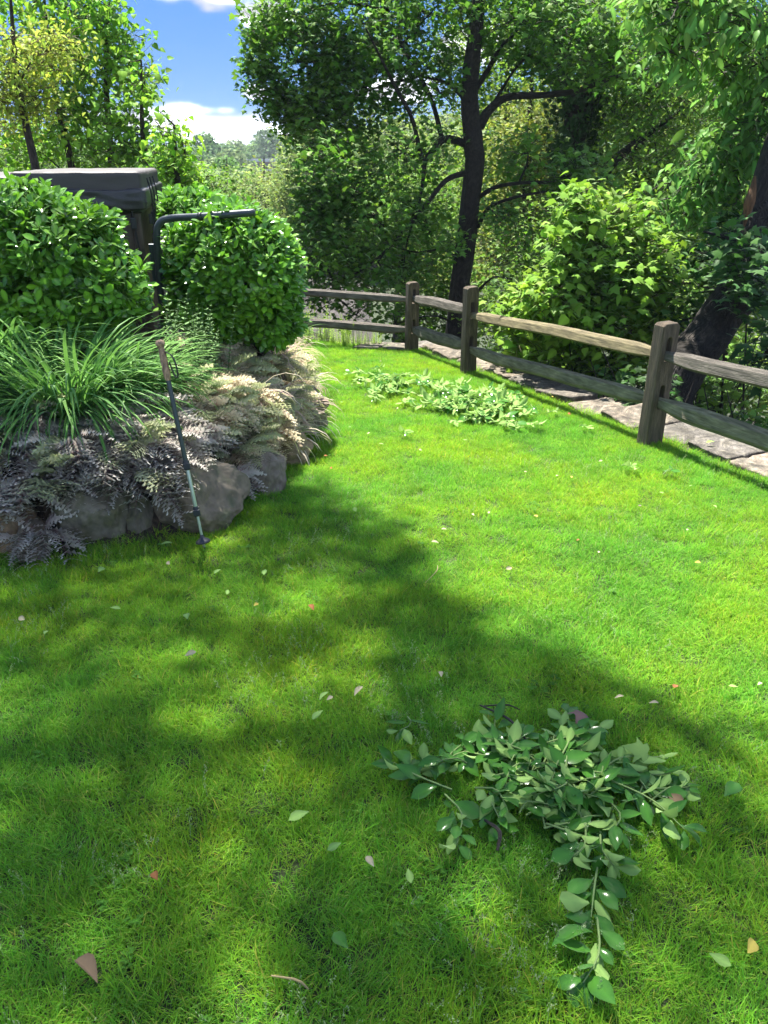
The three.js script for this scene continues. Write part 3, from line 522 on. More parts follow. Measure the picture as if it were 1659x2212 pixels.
function clump(name, label, category, x, d, n, geos, mats, size, spread, lean, rise = 0, partName = 'leaf', group, out = null) {
  const g = thing(name, label, category, [x, height(x, d) + rise, -d], group);
  for (let i = 0; i < n; i++) { const a = out && rand() < 0.6 ? Math.atan2(-out.z, out.x) + R(-1, 1) : R(0, 6.283), r = spread * Math.sqrt(rand()), m = part(partName, pick(geos), pick(mats), g); m.position.set(Math.cos(a) * r, -0.02, -Math.sin(a) * r); m.rotation.set(0, 0, 0); m.quaternion.copy(Q(R(-0.12, lean), Math.PI / 2 + a + R(-0.8, 0.8), R(-0.15, 0.15))); m.scale.setScalar(size * R(0.72, 1.15)); }
  if (geos === ribbons && n > 150) for (const k of [0, 1, 2, 3, 4]) { const l = []; for (let i = 0; i < 70; i++) { const a = R(0, 6.283), r = spread * 1.15 * Math.sqrt(rand()); l.push([M4(V(Math.cos(a) * r, -0.02, -Math.sin(a) * r), Q(R(-0.1, lean), Math.PI / 2 + a + R(-0.8, 0.8), R(-0.15, 0.15)), size * R(0.7, 1.1))]); } copies('leaves', geos[k * 2], mats[k % mats.length], l, g); }
  return g;
}
{
  const a = at(150, 880, 4.1), b = at(262, 800, 4.45), c = at(-35, 800, 4.4), e = at(60, 760, 4.75), h = at(345, 780, 4.9);
  clump('daylily', 'large deep green daylily clump with arching strap leaves above the shaded ferns', 'daylily', a.x, 4.1, 290, ribbons, [M.strap, M.strapDeep, M.strapDeep], 1.22, 0.15, 0.55, 0.03);
  clump('daylily', 'lighter green daylily clump leaning right, behind the walking pole grip', 'daylily', b.x, 4.45, 280, ribbons, [M.strap, M.strap, M.strapDeep], 1.0, 0.15, 0.6, 0.03);
  clump('daylily', 'daylily clump cut off by the left edge of the photo', 'daylily', c.x, 4.3, 160, ribbons, [M.strap, M.strapDeep], 1.1, 0.12, 0.5, 0.02);
  clump('daylily', 'daylily clump set back against the left shrub', 'daylily', e.x, 4.6, 190, ribbons, [M.strap, M.strap, M.strapDeep], 1.15, 0.13, 0.5, 0.05);
  const straws = [leafMat(rgb(0.56, 0.48, 0.37), { transmission: 0.42 }), leafMat(rgb(0.52, 0.37, 0.31), { transmission: 0.42 }), leafMat(rgb(0.46, 0.48, 0.20), { transmission: 0.42 })];
  const sl = 'straw and pink tinted sedge tuft on the crest of the sunlit mound', sg = 'sedge tufts on the sunlit mound';
  for (const [u, v, o] of [[640, 985, 0.12], [655, 945, 0.10], [664, 905, 0.10], [670, 870, 0.12], [668, 840, 0.14], [660, 800, 0.16], [625, 1000, 0.3], [640, 980, 0.5], [645, 965, 0.22], [655, 930, 0.30], [664, 895, 0.26], [668, 865, 0.34], [664, 830, 0.30], [655, 940, 0.58], [664, 890, 0.62], [668, 850, 0.66], [650, 960, 0.80], [660, 910, 0.92], [664, 870, 0.95], [660, 800, 0.4], [640, 975, 0.98]]) { const q = bedAt(u, v, o); clump('sedge', sl, 'sedge', q[0], q[1], 42, threads, straws, R(1.15, 1.5), 0.08, 0.8, 0, 'leaf', sg, q[2]); }
  const lime = at(480, 780, 5.2); clump('sedge', 'small lime green sedge tuft in the middle of the cream ferns', 'sedge', lime.x, 5.2, 26, threads, [M.weed], 0.7, 0.03, 0.6);
  const end = at(648, 745, 9.0); clump('daylily', 'thin green grassy clump at the foot of the shrub where the lawn narrows', 'grass plant', end.x - 0.1, 8.6, 40, ribbons, [M.strap], 0.7, 0.08, 0.5);
}
// upright mint-like plants
seed(321);
function mintStem(L) {
  const list = [], bend = R(-0.08, 0.08), pt = t => V(bend * L * t * t * 2, L * t, R(-1, 1) * 0.004); list.push([limbGeo([pt(0), pt(0.5), pt(1)], [0.0026, 0.002, 0.001], 4, 0, 0.06), I4, [0.7, 0.7, 0.6]]);
  for (let i = 0, n = Math.round(L / 0.026); i < n; i++) { const t = 0.1 + 0.9 * i / n, a = (i % 2) * 1.57 + R(-0.3, 0.3), s = mixn(0.040, 0.012, t * t) * R(0.8, 1.2); for (const k of [0, 1]) list.push([leafGeo(s, s * 0.5, 'ovate', 0.2, 0.3, 0.05), M4(pt(t), aim(V(Math.cos(a + k * 3.14), 0.45 + 0.3 * t, Math.sin(a + k * 3.14))), 1), Array(3).fill(R(0.8, 1.2))]); }
  return merge(list);
}
const mints = [0, 1, 2, 3].map(k => mintStem(0.34 + k * 0.05));
function upright(name, label, category, x, d, n, mat, size, spread, group) { const g = thing(name, label, category, [x, height(x, d), -d], group); for (let i = 0; i < n; i++) { const a = R(0, 6.28), r = spread * Math.sqrt(rand()), m = part('stem', pick(mints), mat, g); m.position.set(Math.cos(a) * r, -0.01, Math.sin(a) * r); m.quaternion.copy(Q(R(-0.2, 0.2), R(0, 6.28), R(-0.2, 0.2))); m.scale.setScalar(size * R(0.75, 1.15)); } return g; }
{ const a = at(420, 735, 5.0); upright('catmint', 'pale green catmint with upright flowering stems before the right-hand shrub', 'catmint', a.x, 5.0, 40, M.mint, 1.3, 0.2); const b = at(410, 790, 4.85); upright('catmint', 'low catmint bushing out at the foot of the taller one', 'catmint', b.x, 4.85, 22, M.mint, 0.8, 0.18);
  const c = at(10, 860, 4.0); upright('sage_plant', 'grey-green leafy plant at the left edge beside the daylily', 'sage plant', c.x, 4.0, 26, M.mintGrey, 0.95, 0.16); }

// ------------------------------------------------------------------ evergreen shrubs
seed(331);
const shrubLeaf = [leafGeo(0.066, 0.031, 'obovate', 0.22, 0.16, 0.08), leafGeo(0.060, 0.028, 'obovate', 0.3, 0.3, 0.08), leafGeo(0.070, 0.031, 'obovate', 0.15, 0.05, 0.08)];
function rosette(n) { const l = [[limbGeo([V(0, -0.09, 0), V(0, 0, 0)], [0.002, 0.002], 4, 0, 0.09), I4, [0.7, 0.6, 0.3]]]; for (let i = 0; i < n; i++) { const a = i * 2.4 + R(-0.3, 0.3), t = i / n, el = mixn(0.15, 1.0, t) + R(-0.2, 0.2), k = R(0.75, 1.25); l.push([pick(shrubLeaf), M4(V(0, -0.045 + 0.045 * t, 0), aim(V(Math.cos(a) * Math.cos(el), Math.sin(el), Math.sin(a) * Math.cos(el))), R(0.75, 1.1)), [k, k, k * R(0.8, 1.1)]]); } return merge(l); }
const rosettes = [rosette(7), rosette(8), rosette(6), rosette(9)];
function shrub(label, lobes, n, nLeaves, base) {
  const g = thing('evergreen_shrub', label, 'shrub', [base.x, base.y, base.z], null), lists = rosettes.map(() => []), inv = base.clone().negate();
  const surf = () => { const tot = lobes.reduce((s, l) => s + l[1].x * l[1].y + l[1].x * l[1].z, 0); let k = rand() * tot, L = lobes[0]; for (const l of lobes) { k -= l[1].x * l[1].y + l[1].x * l[1].z; if (k <= 0) { L = l; break; } } const u = V(R(-1, 1), R(-1, 1), R(-1, 1)); while (u.lengthSq() > 1 || u.lengthSq() < 0.02) u.set(R(-1, 1), R(-1, 1), R(-1, 1)); u.normalize(); return [L, u]; };
  const inside = (p, me) => lobes.some(l => l !== me && ((p.x - l[0].x) / l[1].x) ** 2 + ((p.y - l[0].y) / l[1].y) ** 2 + ((p.z - l[0].z) / l[1].z) ** 2 < 0.6);
  for (let i = 0; i < n; ) {
    const [L, u] = surf(), r = 1 - 0.42 * rand() * rand() + 0.08 * noise(u.x * 4, u.y * 4, u.z * 4 + L[0].x), p = V(L[0].x + u.x * L[1].x * r, L[0].y + u.y * L[1].y * r, L[0].z + u.z * L[1].z * r); i++;
    if (p.y < base.y - 0.02 || inside(p, L)) continue;
    const dir = V(u.x / L[1].x, u.y / L[1].y, u.z / L[1].z).normalize().multiplyScalar(0.8); dir.y += 0.55; dir.add(V(R(-0.4, 0.4), R(-0.3, 0.3), R(-0.4, 0.4)));
    const k = R(0.75, 1.25), young = rand() < 0.4 ? rand() : 0; lists[i % 4].push([M4(p.add(inv), aim(dir).multiply(Q(0, R(0, 6.28), 0)), R(1.0, 1.4)), rgb(k * mixn(1, 1.6, young), k * mixn(1, 1.35, young), k)]);
  }
  rosettes.forEach((r, i) => copies('foliage', r, M.shrub, lists[i], g));
  for (let i = 0, tries = 0; i < nLeaves && tries < 6000; tries++) {    // the leaves that stand out, one by one
    const [L, u] = surf(); if (u.z < 0.05 && u.y < 0.4) continue; const r = R(0.98, 1.07), p = V(L[0].x + u.x * L[1].x * r, L[0].y + u.y * L[1].y * r, L[0].z + u.z * L[1].z * r); if (p.y < base.y + 0.1 || inside(p, L)) continue;
    const m = part('leaf', pick(shrubLeaf), rand() < 0.4 ? M.shrubPale : M.shrub, g), dir = V(u.x + R(-0.9, 0.9), u.y * 0.4 + R(-0.2, 0.9), u.z + R(-0.7, 0.9)); m.position.copy(p.add(inv)); m.quaternion.copy(aim(dir, V(R(-0.3, 0.3), 1, 0.4))); m.scale.setScalar(R(1.0, 1.4)); i++;
  }
  const br = []; for (const [c, r] of lobes) for (let k = 0; k < 7; k++) { const e = V(c.x + R(-0.7, 0.7) * r.x, c.y + R(-0.3, 0.75) * r.y, c.z + R(-0.7, 0.7) * r.z), b = V(base.x + R(-0.15, 0.15), base.y - 0.05, base.z + R(-0.1, 0.1)); br.push([limbGeo([b, b.clone().lerp(e, 0.5).add(V(R(-0.06, 0.06), 0.05, R(-0.06, 0.06))), e], [0.014, 0.009, 0.004], 5, 0.1, 0.12), new THREE.Matrix4().makeTranslation(inv.x, inv.y, inv.z)]); }
  part('branches', merge(br, false), M.barkGrey, g);
  return g;
}
{
  const lobe = (u, v, d, ru, rv, rd) => { const c = at(u, v, d), z = seen(c)[2] / 1671; return [c, V(ru * z, rv * z, rd)]; };
  const l1 = [lobe(40, 520, 5.1, 170, 118, 0.5), lobe(140, 545, 5.0, 130, 108, 0.45), lobe(245, 620, 4.95, 75, 70, 0.4), lobe(-90, 540, 5.1, 150, 130, 0.5), lobe(110, 650, 4.95, 200, 90, 0.45)];
  const b1 = V(l1[1][0].x - 0.2, height(l1[1][0].x - 0.2, 5.1), -5.1); shrub('glossy evergreen shrub, domed, before the hot tub and behind the daylilies', l1, 2900, 300, b1);
  const l2 = [lobe(510, 580, 5.75, 130, 122, 0.48), lobe(422, 555, 5.8, 60, 75, 0.36), lobe(575, 600, 5.7, 76, 110, 0.40), lobe(480, 660, 5.7, 118, 70, 0.40), lobe(590, 690, 5.75, 62, 50, 0.36)];
  const b2 = V(l2[0][0].x, height(l2[0][0].x, 5.75), -5.75); shrub('glossy evergreen shrub clipped into a rounded block beneath the cover lifter bar', l2, 2500, 300, b2);
  const l3 = [lobe(420, 470, 7.0, 75, 55, 0.45), lobe(500, 480, 6.8, 60, 42, 0.4), lobe(385, 455, 7.2, 30, 45, 0.4)];
  const b3 = V(l3[0][0].x, height(l3[0][0].x, 7), -7); shrub('sunlit evergreen shrub further back, its top just above the cover lifter bar', l3, 900, 120, b3);
}

// ------------------------------------------------------------------ hot tub with its cover
seed(341);
function softBox(w, h, d, r, amp = 0, sx = 24, sy = 10, sz = 24, sd = 1) {
  const g = new THREE.BoxGeometry(w, h, d, sx, sy, sz), P = g.attributes.position, uv = [], v = V(0, 0, 0), c = V(0, 0, 0), e = V(w / 2 - r, h / 2 - r, d / 2 - r), pos = [], key = new Map(), map = [], u2 = [];
  for (let i = 0; i < P.count; i++) { v.fromBufferAttribute(P, i); c.set(clamp(v.x, -e.x, e.x), clamp(v.y, -e.y, e.y), clamp(v.z, -e.z, e.z)); const q = v.clone().sub(c); if (q.lengthSq() > 0) q.normalize().multiplyScalar(r + amp * (fbm(v.x * 5 + sd, v.y * 9, v.z * 5, 3) * 2 + 0.6 * noise(v.x * 2 + sd, v.y * 26 + v.x * 6, v.z * 3))); v.copy(c).add(q);
    const k = [v.x, v.y, v.z].map(a => Math.round(a * 1e4)).join(); let j = key.get(k); if (j === undefined) { j = pos.length / 3; key.set(k, j); pos.push(v.x, v.y, v.z); u2.push((v.x + v.z) / 0.5, (v.y + v.z * 0.3) / 0.5); } map.push(j); }
  const idx = []; for (let i = 0; i < g.index.count; i++) idx.push(map[g.index.array[i]]);
  return build(pos, idx, u2, new Array(pos.length).fill(1));
}
{
  const corner = at(312, 500, 6.2), y0 = height(corner.x - 0.5, 6.6), top = at(305, 369, 6.2).y, tub = thing('hot_tub', 'brown hot tub with a thick dark folded vinyl cover behind the shrubs', 'hot tub', [corner.x, y0, corner.z]); tub.rotation.y = 0.2;
  const T = top - y0, W2 = 2.0, cover = (name, w, x0, h, y1, amp, mat, over, sd) => { const m = part(name, softBox(w + over * 2, h, W2 + over * 2, Math.min(0.028, h * 0.4), amp, 30, 12, 34, sd), mat, tub); m.position.set(x0 - w / 2, y1 - h / 2, -W2 / 2); return m; };
  cover('cover', 0.86, 0.0, 0.19, T, 0.005, M.vinyl, 0.02, 1); cover('cover_skirt', 0.86, 0.0, 0.15, T - 0.12, 0.016, M.vinylDark, 0.045, 4);
  cover('cover', 1.08, -0.90, 0.14, T - 0.03, 0.006, M.vinyl, 0.02, 7); cover('cover_skirt', 1.08, -0.90, 0.14, T - 0.13, 0.014, M.vinylDark, 0.04, 9);
  const ch = T - 0.25; const core = part('cabinet', boxGeo(W2 - 0.10, ch - 0.02, W2 - 0.10, 0.02), M.vinylDark, tub); core.position.set(-W2 / 2, ch / 2, -W2 / 2);
  const rim = part('rim', boxGeo(W2 + 0.0, 0.06, W2 + 0.0, 0.015), M.blackPlastic, tub); rim.position.set(-W2 / 2, ch - 0.01, -W2 / 2);
  for (let i = 0; i < 12; i++) { const w = (W2 - 0.16) / 12, f = part('panel', boxGeo(w - 0.006, ch - 0.08, 0.03, 0.006), M.cabinet, tub); f.position.set(-0.08 - w * (i + 0.5), ch / 2, -0.045); const s = part('panel', f.geometry, M.cabinet, tub); s.position.set(-0.045, ch / 2, -0.08 - w * (i + 0.5)); s.rotation.y = Math.PI / 2; }
  const post = part('corner_post', boxGeo(0.07, ch - 0.05, 0.07, 0.02), M.cabinet, tub); post.position.set(-0.05, ch / 2, -0.05);
  for (const [z, l] of [[-0.14, 0.62], [-0.42, 0.5], [-0.75, 0.46]]) { const s = part('strap', limbGeo([V(0.052, T - 0.05, z), V(0.075, T - 0.2, z + 0.01), V(0.03, T - l, z)], [0.006, 0.006, 0.006], 5, 0, 0.06), M.strapBlack, tub); const b = part('buckle', boxGeo(0.025, 0.07, 0.045, 0.006), M.blackPlastic, s); b.position.set(0.045, T - 0.34, z); }
  { const s = part('strap', limbGeo([V(-0.07, T - 0.24, 0.03), V(-0.065, T - 0.4, 0.012), V(-0.04, T - 0.66, -0.015)], [0.006, 0.006, 0.006], 5, 0, 0.06), M.strapBlack, tub); const b = part('buckle', boxGeo(0.04, 0.08, 0.025, 0.006), M.blackPlastic, s); b.position.set(-0.068, T - 0.36, 0.02); }
  const lift = thing('cover_lifter', 'dark grey bent pipe of the hot tub cover lifter above the right-hand shrub', 'cover lifter', [0, 0, 0]);
  const foot = at(343, 640, 5.65); foot.y = height(foot.x, 5.65) - 0.02;
  part('bar', limbGeo([foot, at(341, 560, 5.62), at(339, 505, 5.6), at(341, 489, 5.6), at(350, 477, 5.6), at(368, 472, 5.6), at(430, 468, 5.55), at(550, 459, 5.5)], [0.024, 0.024, 0.024, 0.024, 0.024, 0.024, 0.024, 0.024], 14, 0, 0.025), M.pipe, lift);
  for (const [u, v] of [[433, 468], [462, 465.5]]) { const a = at(u - 4, v + 0.3, 5.545), b = at(u + 4, v - 0.3, 5.54); part('collar', limbGeo([a, b], [0.0275, 0.0275], 14, 0, 0.02), M.blackPlastic, lift); }
  const br = part('bracket', boxGeo(0.085, 0.30, 0.05, 0.008), M.pipe, lift); br.position.copy(at(341, 575, 5.66)); 
}

// ------------------------------------------------------------------ walking pole stuck in the lawn
{
  const p0 = spot(443, 1190), p1 = at(345, 736, -p0.z + 0.16), ax = p1.clone().sub(p0), L = ax.length(), pole = thing('walking_pole', 'telescopic walking pole with cork grip standing before the brown boulder', 'walking pole', p0.toArray()); pole.quaternion.copy(aim(ax, V(0, 0, 1)));
  const lathe = pr => { const g = new THREE.LatheGeometry(pr.map(([r, y]) => new THREE.Vector2(r, y)), 24); return g; };
  const k = 1.0, rod = (name, a, b, r, mat) => part(name, lathe([[0.0001, a * L], [r, a * L], [r, b * L], [0.0001, b * L]]), mat, pole);
  rod('tip', -0.03, 0.02, 0.005, M.blackPlastic);
  part('basket', lathe([[0.008, 0.085], [0.011, 0.07], [0.030, 0.058], [0.036, 0.050], [0.036, 0.044], [0.030, 0.043], [0.008, 0.052]]), M.blackPlastic, pole);
  rod('lower_shaft', 0.02, 0.215, 0.0072, M.poleSilver); rod('middle_shaft', 0.20, 0.44, 0.0092, M.poleSilver); rod('upper_shaft', 0.42, 0.84, 0.0112, M.poleDark);
  for (const [a, r] of [[0.195, 0.0135], [0.422, 0.0155]]) { const c = part('clamp', lathe([[0.009, (a - 0.02) * L], [r, (a - 0.018) * L], [r, (a + 0.022) * L], [0.010, (a + 0.03) * L]]), M.blackPlastic, pole); const lv = part('lever', boxGeo(0.034, 0.03, 0.012, 0.004), M.blackPlastic, c); lv.position.set(0.004, a * L, 0.014); }
  const g0 = 0.822 * L, s = (L - g0); part('grip', lathe([[0.0115, g0], [0.0145, g0 + 0.05 * s], [0.0165, g0 + 0.16 * s], [0.0185, g0 + 0.27 * s], [0.0158, g0 + 0.34 * s], [0.0165, g0 + 0.5 * s], [0.0160, g0 + 0.68 * s], [0.0135, g0 + 0.80 * s], [0.0140, g0 + 0.84 * s], [0.0205, g0 + 0.90 * s], [0.0225, g0 + 0.95 * s], [0.018, g0 + 1.0 * s], [0.008, g0 + 1.025 * s], [0.0001, g0 + 1.03 * s]]), M.cork, pole);
  const sp = [V(0.012, g0 + 0.72 * s, 0), V(0.040, g0 + 0.60 * s, 0.004), V(0.052, g0 + 0.30 * s, 0.006), V(0.046, g0 + 0.04 * s, 0.004), V(0.034, g0 + 0.10 * s, 0.0), V(0.022, g0 + 0.45 * s, 0)], c = new THREE.CatmullRomCurve3(sp), pos = [], idx = []; for (let i = 0; i <= 30; i++) { const p = c.getPoint(i / 30); pos.push(p.x, p.y, p.z - 0.010, p.x, p.y, p.z + 0.010, p.x + 0.002, p.y, p.z + 0.010, p.x + 0.002, p.y, p.z - 0.010); if (i) for (let j = 0; j < 4; j++) { const a = (i - 1) * 4 + j, b = (i - 1) * 4 + (j + 1) % 4; idx.push(a, b, a + 4, b, b + 4, a + 4); } } part('wrist_strap', build(pos, idx), M.strapBlack, pole);
}

// ------------------------------------------------------------------ trees: sprays of leaves, limbs, crowns
seed(401);
function spray(n, radius, leafs, droop, wood = true) {
  const l = []; if (wood) for (let k = 0; k < 3; k++) { const a = R(0, 6.28), e = V(Math.cos(a) * radius * 0.9, R(-0.4, 0.5) * radius, Math.sin(a) * radius * 0.9); l.push([limbGeo([V(0, 0, 0), e.clone().multiplyScalar(0.5).add(V(0, 0.1 * radius, 0)), e], [0.0045, 0.003, 0.0015], 3, 0, radius * 0.6), I4, [0.45, 0.22, 0.6]]); }
  for (let i = 0; i < n; i++) { const u = V(R(-1, 1), R(-0.8, 0.8), R(-1, 1)).multiplyScalar(radius), a = R(0, 6.28), k = R(0.7, 1.35); l.push([pick(leafs), M4(u, aim(V(Math.cos(a), -droop + R(-0.4, 0.5), Math.sin(a)), V(R(-0.7, 0.7), 1, R(-0.7, 0.7))), R(0.7, 1.2)), [k * R(0.85, 1.2), k, k * R(0.7, 1.2)]]); }
  return merge(l);
}
const mapleLeaf = [mapleGeo(0.095, 0.3), mapleGeo(0.08, 0.6), mapleGeo(0.10, 0.1)], ovalLeaf = [leafGeo(0.075, 0.042, 'ovate', 0.2, 0.2), leafGeo(0.065, 0.036, 'ovate', 0.3, 0.3)], lanceLeaf = [leafGeo(0.105, 0.042, 'lance', 0.3, 0.25), leafGeo(0.09, 0.036, 'lance', 0.25, 0.35)], heartLeaf = [leafGeo(0.10, 0.085, 'heart', 0.15, 0.25), leafGeo(0.085, 0.07, 'heart', 0.2, 0.3)];
const S = {
  maple: [0, 1, 2, 3].map(() => spray(10, 0.21, mapleLeaf, 0.5)), oval: [0, 1, 2].map(() => spray(15, 0.24, ovalLeaf, 0.4)), cherry: [0, 1, 2].map(() => spray(12, 0.17, lanceLeaf, 0.8)), heart: [0, 1, 2].map(() => spray(9, 0.20, heartLeaf, 0.5)),
  bushMaple: [0, 1, 2].map(() => spray(9, 0.16, mapleLeaf, 0.25)), loose: [0, 1, 2].map(() => spray(30, 0.5, [quadLeaf(0.13, 0.085), quadLeaf(0.10, 0.07)], 0.35)), farClump: [0, 1, 2].map(() => spray(46, 1.0, [quadLeaf(0.30, 0.22), quadLeaf(0.24, 0.17)], 0.3, false)),
};
const lobe = (u, v, d, ru, rv, rd, n) => { const c = at(u, v, d), z = seen(c)[2] / 1671; return [c, V(ru * z, rv * z, rd), n]; };
function crown(g, base, lobes, sprays, tint, size = 1, mat = M.crown, name = 'crown') {
  const lists = sprays.map(() => []); let i = 0;
  for (const [c, r, n] of lobes) for (let k = 0; k < n; k++) {
    const u = V(R(-1, 1), R(-1, 1), R(-1, 1)); while (u.lengthSq() > 1) u.set(R(-1, 1), R(-1, 1), R(-1, 1)); u.multiplyScalar(Math.pow(u.length(), -0.35));
    const p = V(c.x + u.x * r.x, c.y + u.y * r.y, c.z + u.z * r.z); if (fbm(p.x * 1.6 / size, p.y * 1.6 / size, p.z * 1.6 / size, 3) < -0.17) continue;
    const t = tint(p), s = R(0.78, 1.22); lists[i % sprays.length].push([M4(p.sub(base), Q(R(-0.5, 0.5), R(0, 6.28), R(-0.5, 0.5)), size * R(0.75, 1.25)), rgb(t[0] * s, t[1] * s, t[2] * s)]); i++;
  }
  sprays.forEach((sp, k) => lists[k].length && copies(name, sp, mat, lists[k], g));
}
const leafTone = (a, b, f = 0.9, z = 1) => p => mix3(a, b, clamp(0.5 + 1.5 * fbm(p.x * f, p.y * f, p.z * f + z, 3) + R(-0.15, 0.15)));
const local = (g, b) => g.translate(-b.x, -b.y, -b.z);
function tree(name, label, category, o) {
  const base = o.trunk[0].clone(), g = thing(name, label, category, base.toArray(), o.group), mat = o.bark || M.bark;
  part('trunk', local(limbGeo(o.trunk, o.radii, o.sides || 16, o.rough ?? 0.10, 0.10, o.tint), base), mat, g);
  for (const [pts, rad] of o.limbs || []) part('limb', local(limbGeo(pts, rad, 9, 0.10, 0.10), base), mat, g);
  const tw = [], feet = [...o.trunk.slice(1), ...(o.limbs || []).flatMap(l => l[0].slice(1))];
  for (const [c, r] of o.lobes) { let b = feet[0], e = 1e9; for (const f of feet) { const q = f.distanceTo(c); if (q < e && f.y < c.y + 0.6) { e = q; b = f; } } const rr = o.twig || 0.014;
    tw.push([limbGeo([b, b.clone().lerp(c, 0.5).add(V(R(-0.15, 0.15), R(0, 0.2), R(-0.15, 0.15))), c], [rr * 1.5, rr * 1.1, rr * 0.7], 5, 0.1, 0.25), I4]);
    for (let k = 0; k < (o.twigs ?? 5); k++) { const q = V(c.x + R(-0.9, 0.9) * r.x, c.y + R(-0.7, 0.9) * r.y, c.z + R(-0.9, 0.9) * r.z); tw.push([limbGeo([c, c.clone().lerp(q, 0.55).add(V(R(-0.1, 0.1), R(-0.05, 0.12), R(-0.1, 0.1))), q], [rr * 0.7, rr * 0.45, rr * 0.2], 4, 0.1, 0.25), I4]); } }
  if (tw.length) part('twigs', local(merge(tw, false), base), mat, g).userData.kind = 'stuff';
  crown(g, base, o.lobes, o.sprays, o.tone, o.size || 1, o.leafMat || M.crown);
  return g;
}
const rootAt = (u, v, d, sink = 0.1) => { const p = at(u, v, d); return V(p.x, height(p.x, d) - sink, -d); };
const path = (d, ...uv) => uv.map(([u, v, dd]) => at(u, v, dd ?? d));

{ // the maple beyond the fence corner
  const d = 12.5, t = path(d, [988, 700], [992, 640], [1002, 560], [1015, 450], [1025, 350], [1022, 300], [1015, 220], [1020, 130], [1030, 50], [1036, -60], [1045, -220]); t.unshift(rootAt(985, 740, d, 0.3));
  const limbs = [
    [path(d, [1035, 275], [1055, 240], [1090, 212], [1170, 206, 12.3], [1250, 195, 12.1], [1330, 165, 11.9], [1400, 150, 11.7], [1460, 138, 11.5]), [0.10, 0.085, 0.075, 0.06, 0.05, 0.04, 0.028, 0.015]],
    [path(d, [1012, 312], [960, 300, 12.4], [932, 330, 12.3], [915, 345, 12.3], [890, 255, 12.2], [850, 180, 12.1], [825, 130, 12.0], [790, 60, 11.9]), [0.085, 0.07, 0.06, 0.05, 0.042, 0.034, 0.026, 0.012]],
    [path(d, [955, 303, 12.4], [935, 225, 12.6], [900, 150, 12.7], [865, 95, 12.8], [840, 20, 12.9]), [0.05, 0.042, 0.034, 0.025, 0.012]],
    [path(d, [1012, 372], [965, 388, 12.2], [922, 440, 12.0], [880, 490, 11.8], [830, 545, 11.6], [770, 590, 11.5], [720, 610, 11.4]), [0.06, 0.05, 0.042, 0.034, 0.026, 0.016, 0.008]],
    [path(d, [918, 345, 12.3], [912, 400, 12.2], [900, 460, 12.1], [880, 520, 12.0], [870, 590, 12.0]), [0.045, 0.036, 0.028, 0.018, 0.008]],
    [path(d, [1035, 425], [1070, 405, 12.3], [1120, 396, 12.1], [1210, 395, 11.9], [1300, 405, 11.7]), [0.05, 0.042, 0.034, 0.024, 0.010]],
    [path(d, [1032, 490], [1055, 450, 12.3], [1100, 430, 12.1], [1190, 412, 11.9], [1250, 405, 11.8]), [0.045, 0.036, 0.030, 0.020, 0.008]],
    [path(d, [1018, 230], [985, 195, 12.7], [955, 175, 12.9], [905, 165, 13.1], [860, 150, 13.3]), [0.05, 0.04, 0.03, 0.02, 0.008]],
    [path(d, [1030, 190], [1060, 140, 12.6], [1080, 105, 12.6], [1120, 60, 12.7], [1160, -20, 12.8]), [0.06, 0.05, 0.04, 0.03, 0.015]],
    [path(d, [1050, 250], [1080, 200, 12.5], [1120, 140, 12.5], [1170, 100, 12.5], [1230, 60, 12.5]), [0.035, 0.03, 0.025, 0.018, 0.008]],
    [path(d, [1010, 660], [1040, 620, 12.2], [1070, 598, 12.0], [1115, 606, 11.8]), [0.035, 0.028, 0.02, 0.01]],
    [path(d, [1005, 575], [960, 540, 12.3], [900, 545, 12.1], [840, 530, 12.0]), [0.035, 0.026, 0.018, 0.008]],
  ];
  const L = [[640, 130, 13.3, 105, 130, 0.84, 200], [575, 60, 13.3, 45, 60, 0.47, 44], [570, 175, 13.3, 42, 55, 0.47, 40], [620, 235, 13.3, 50, 40, 0.47, 36], [760, 50, 13.5, 140, 120, 0.94, 216], [690, 260, 13.2, 90, 80, 0.75, 120], [790, 190, 13.3, 120, 110, 0.94, 184], [900, 60, 12.8, 140, 110, 1.2, 120], [950, 200, 13.0, 90, 80, 0.88, 36], [870, 330, 12.3, 110, 80, 0.88, 43], [730, 380, 12.1, 90, 80, 0.77, 93], [690, 470, 12.0, 55, 70, 0.66, 59], [800, 470, 11.9, 110, 80, 0.88, 105], [720, 560, 11.7, 70, 75, 0.66, 78], [830, 590, 11.7, 110, 60, 0.66, 81], [930, 500, 12.1, 70, 70, 0.66, 37], [690, 640, 11.8, 60, 30, 0.44, 21], [770, 680, 11.8, 34, 30, 0.33, 10], [855, 700, 11.9, 30, 40, 0.33, 12], [1110, 40, 12.6, 120, 90, 0.99, 120], [1230, 90, 12.3, 110, 90, 0.99, 104], [1330, 130, 12.0, 90, 60, 0.77, 60], [1130, 330, 12.5, 60, 50, 0.66, 27], [1240, 380, 11.9, 80, 40, 0.55, 35], [1080, 480, 12.3, 50, 50, 0.55, 21], [940, 30, 13.3, 120, 120, 0.88, 32], [760, -110, 14.1, 170, 90, 0.84, 104], [960, -150, 13.5, 170, 110, 1.2, 104], [1150, -120, 13.3, 160, 100, 1.1, 80]].map(a => lobe(...a));
  tree('maple_tree', 'dark-trunked maple standing just beyond the fence corner', 'tree', { trunk: t, radii: [0.22, 0.17, 0.158, 0.15, 0.148, 0.146, 0.138, 0.125, 0.11, 0.09, 0.07, 0.04], limbs: limbs.map(([p, r]) => [p, r.map(x => x * 0.72)]), lobes: L.map(([c, r, n]) => [c, r, Math.round(n * 1.45)]), sprays: S.maple, tone: leafTone([0.07, 0.19, 0.020], [0.15, 0.32, 0.030]), twigs: 8, size: 0.92, twig: 0.012, sides: 22, rough: 0.12 });
}
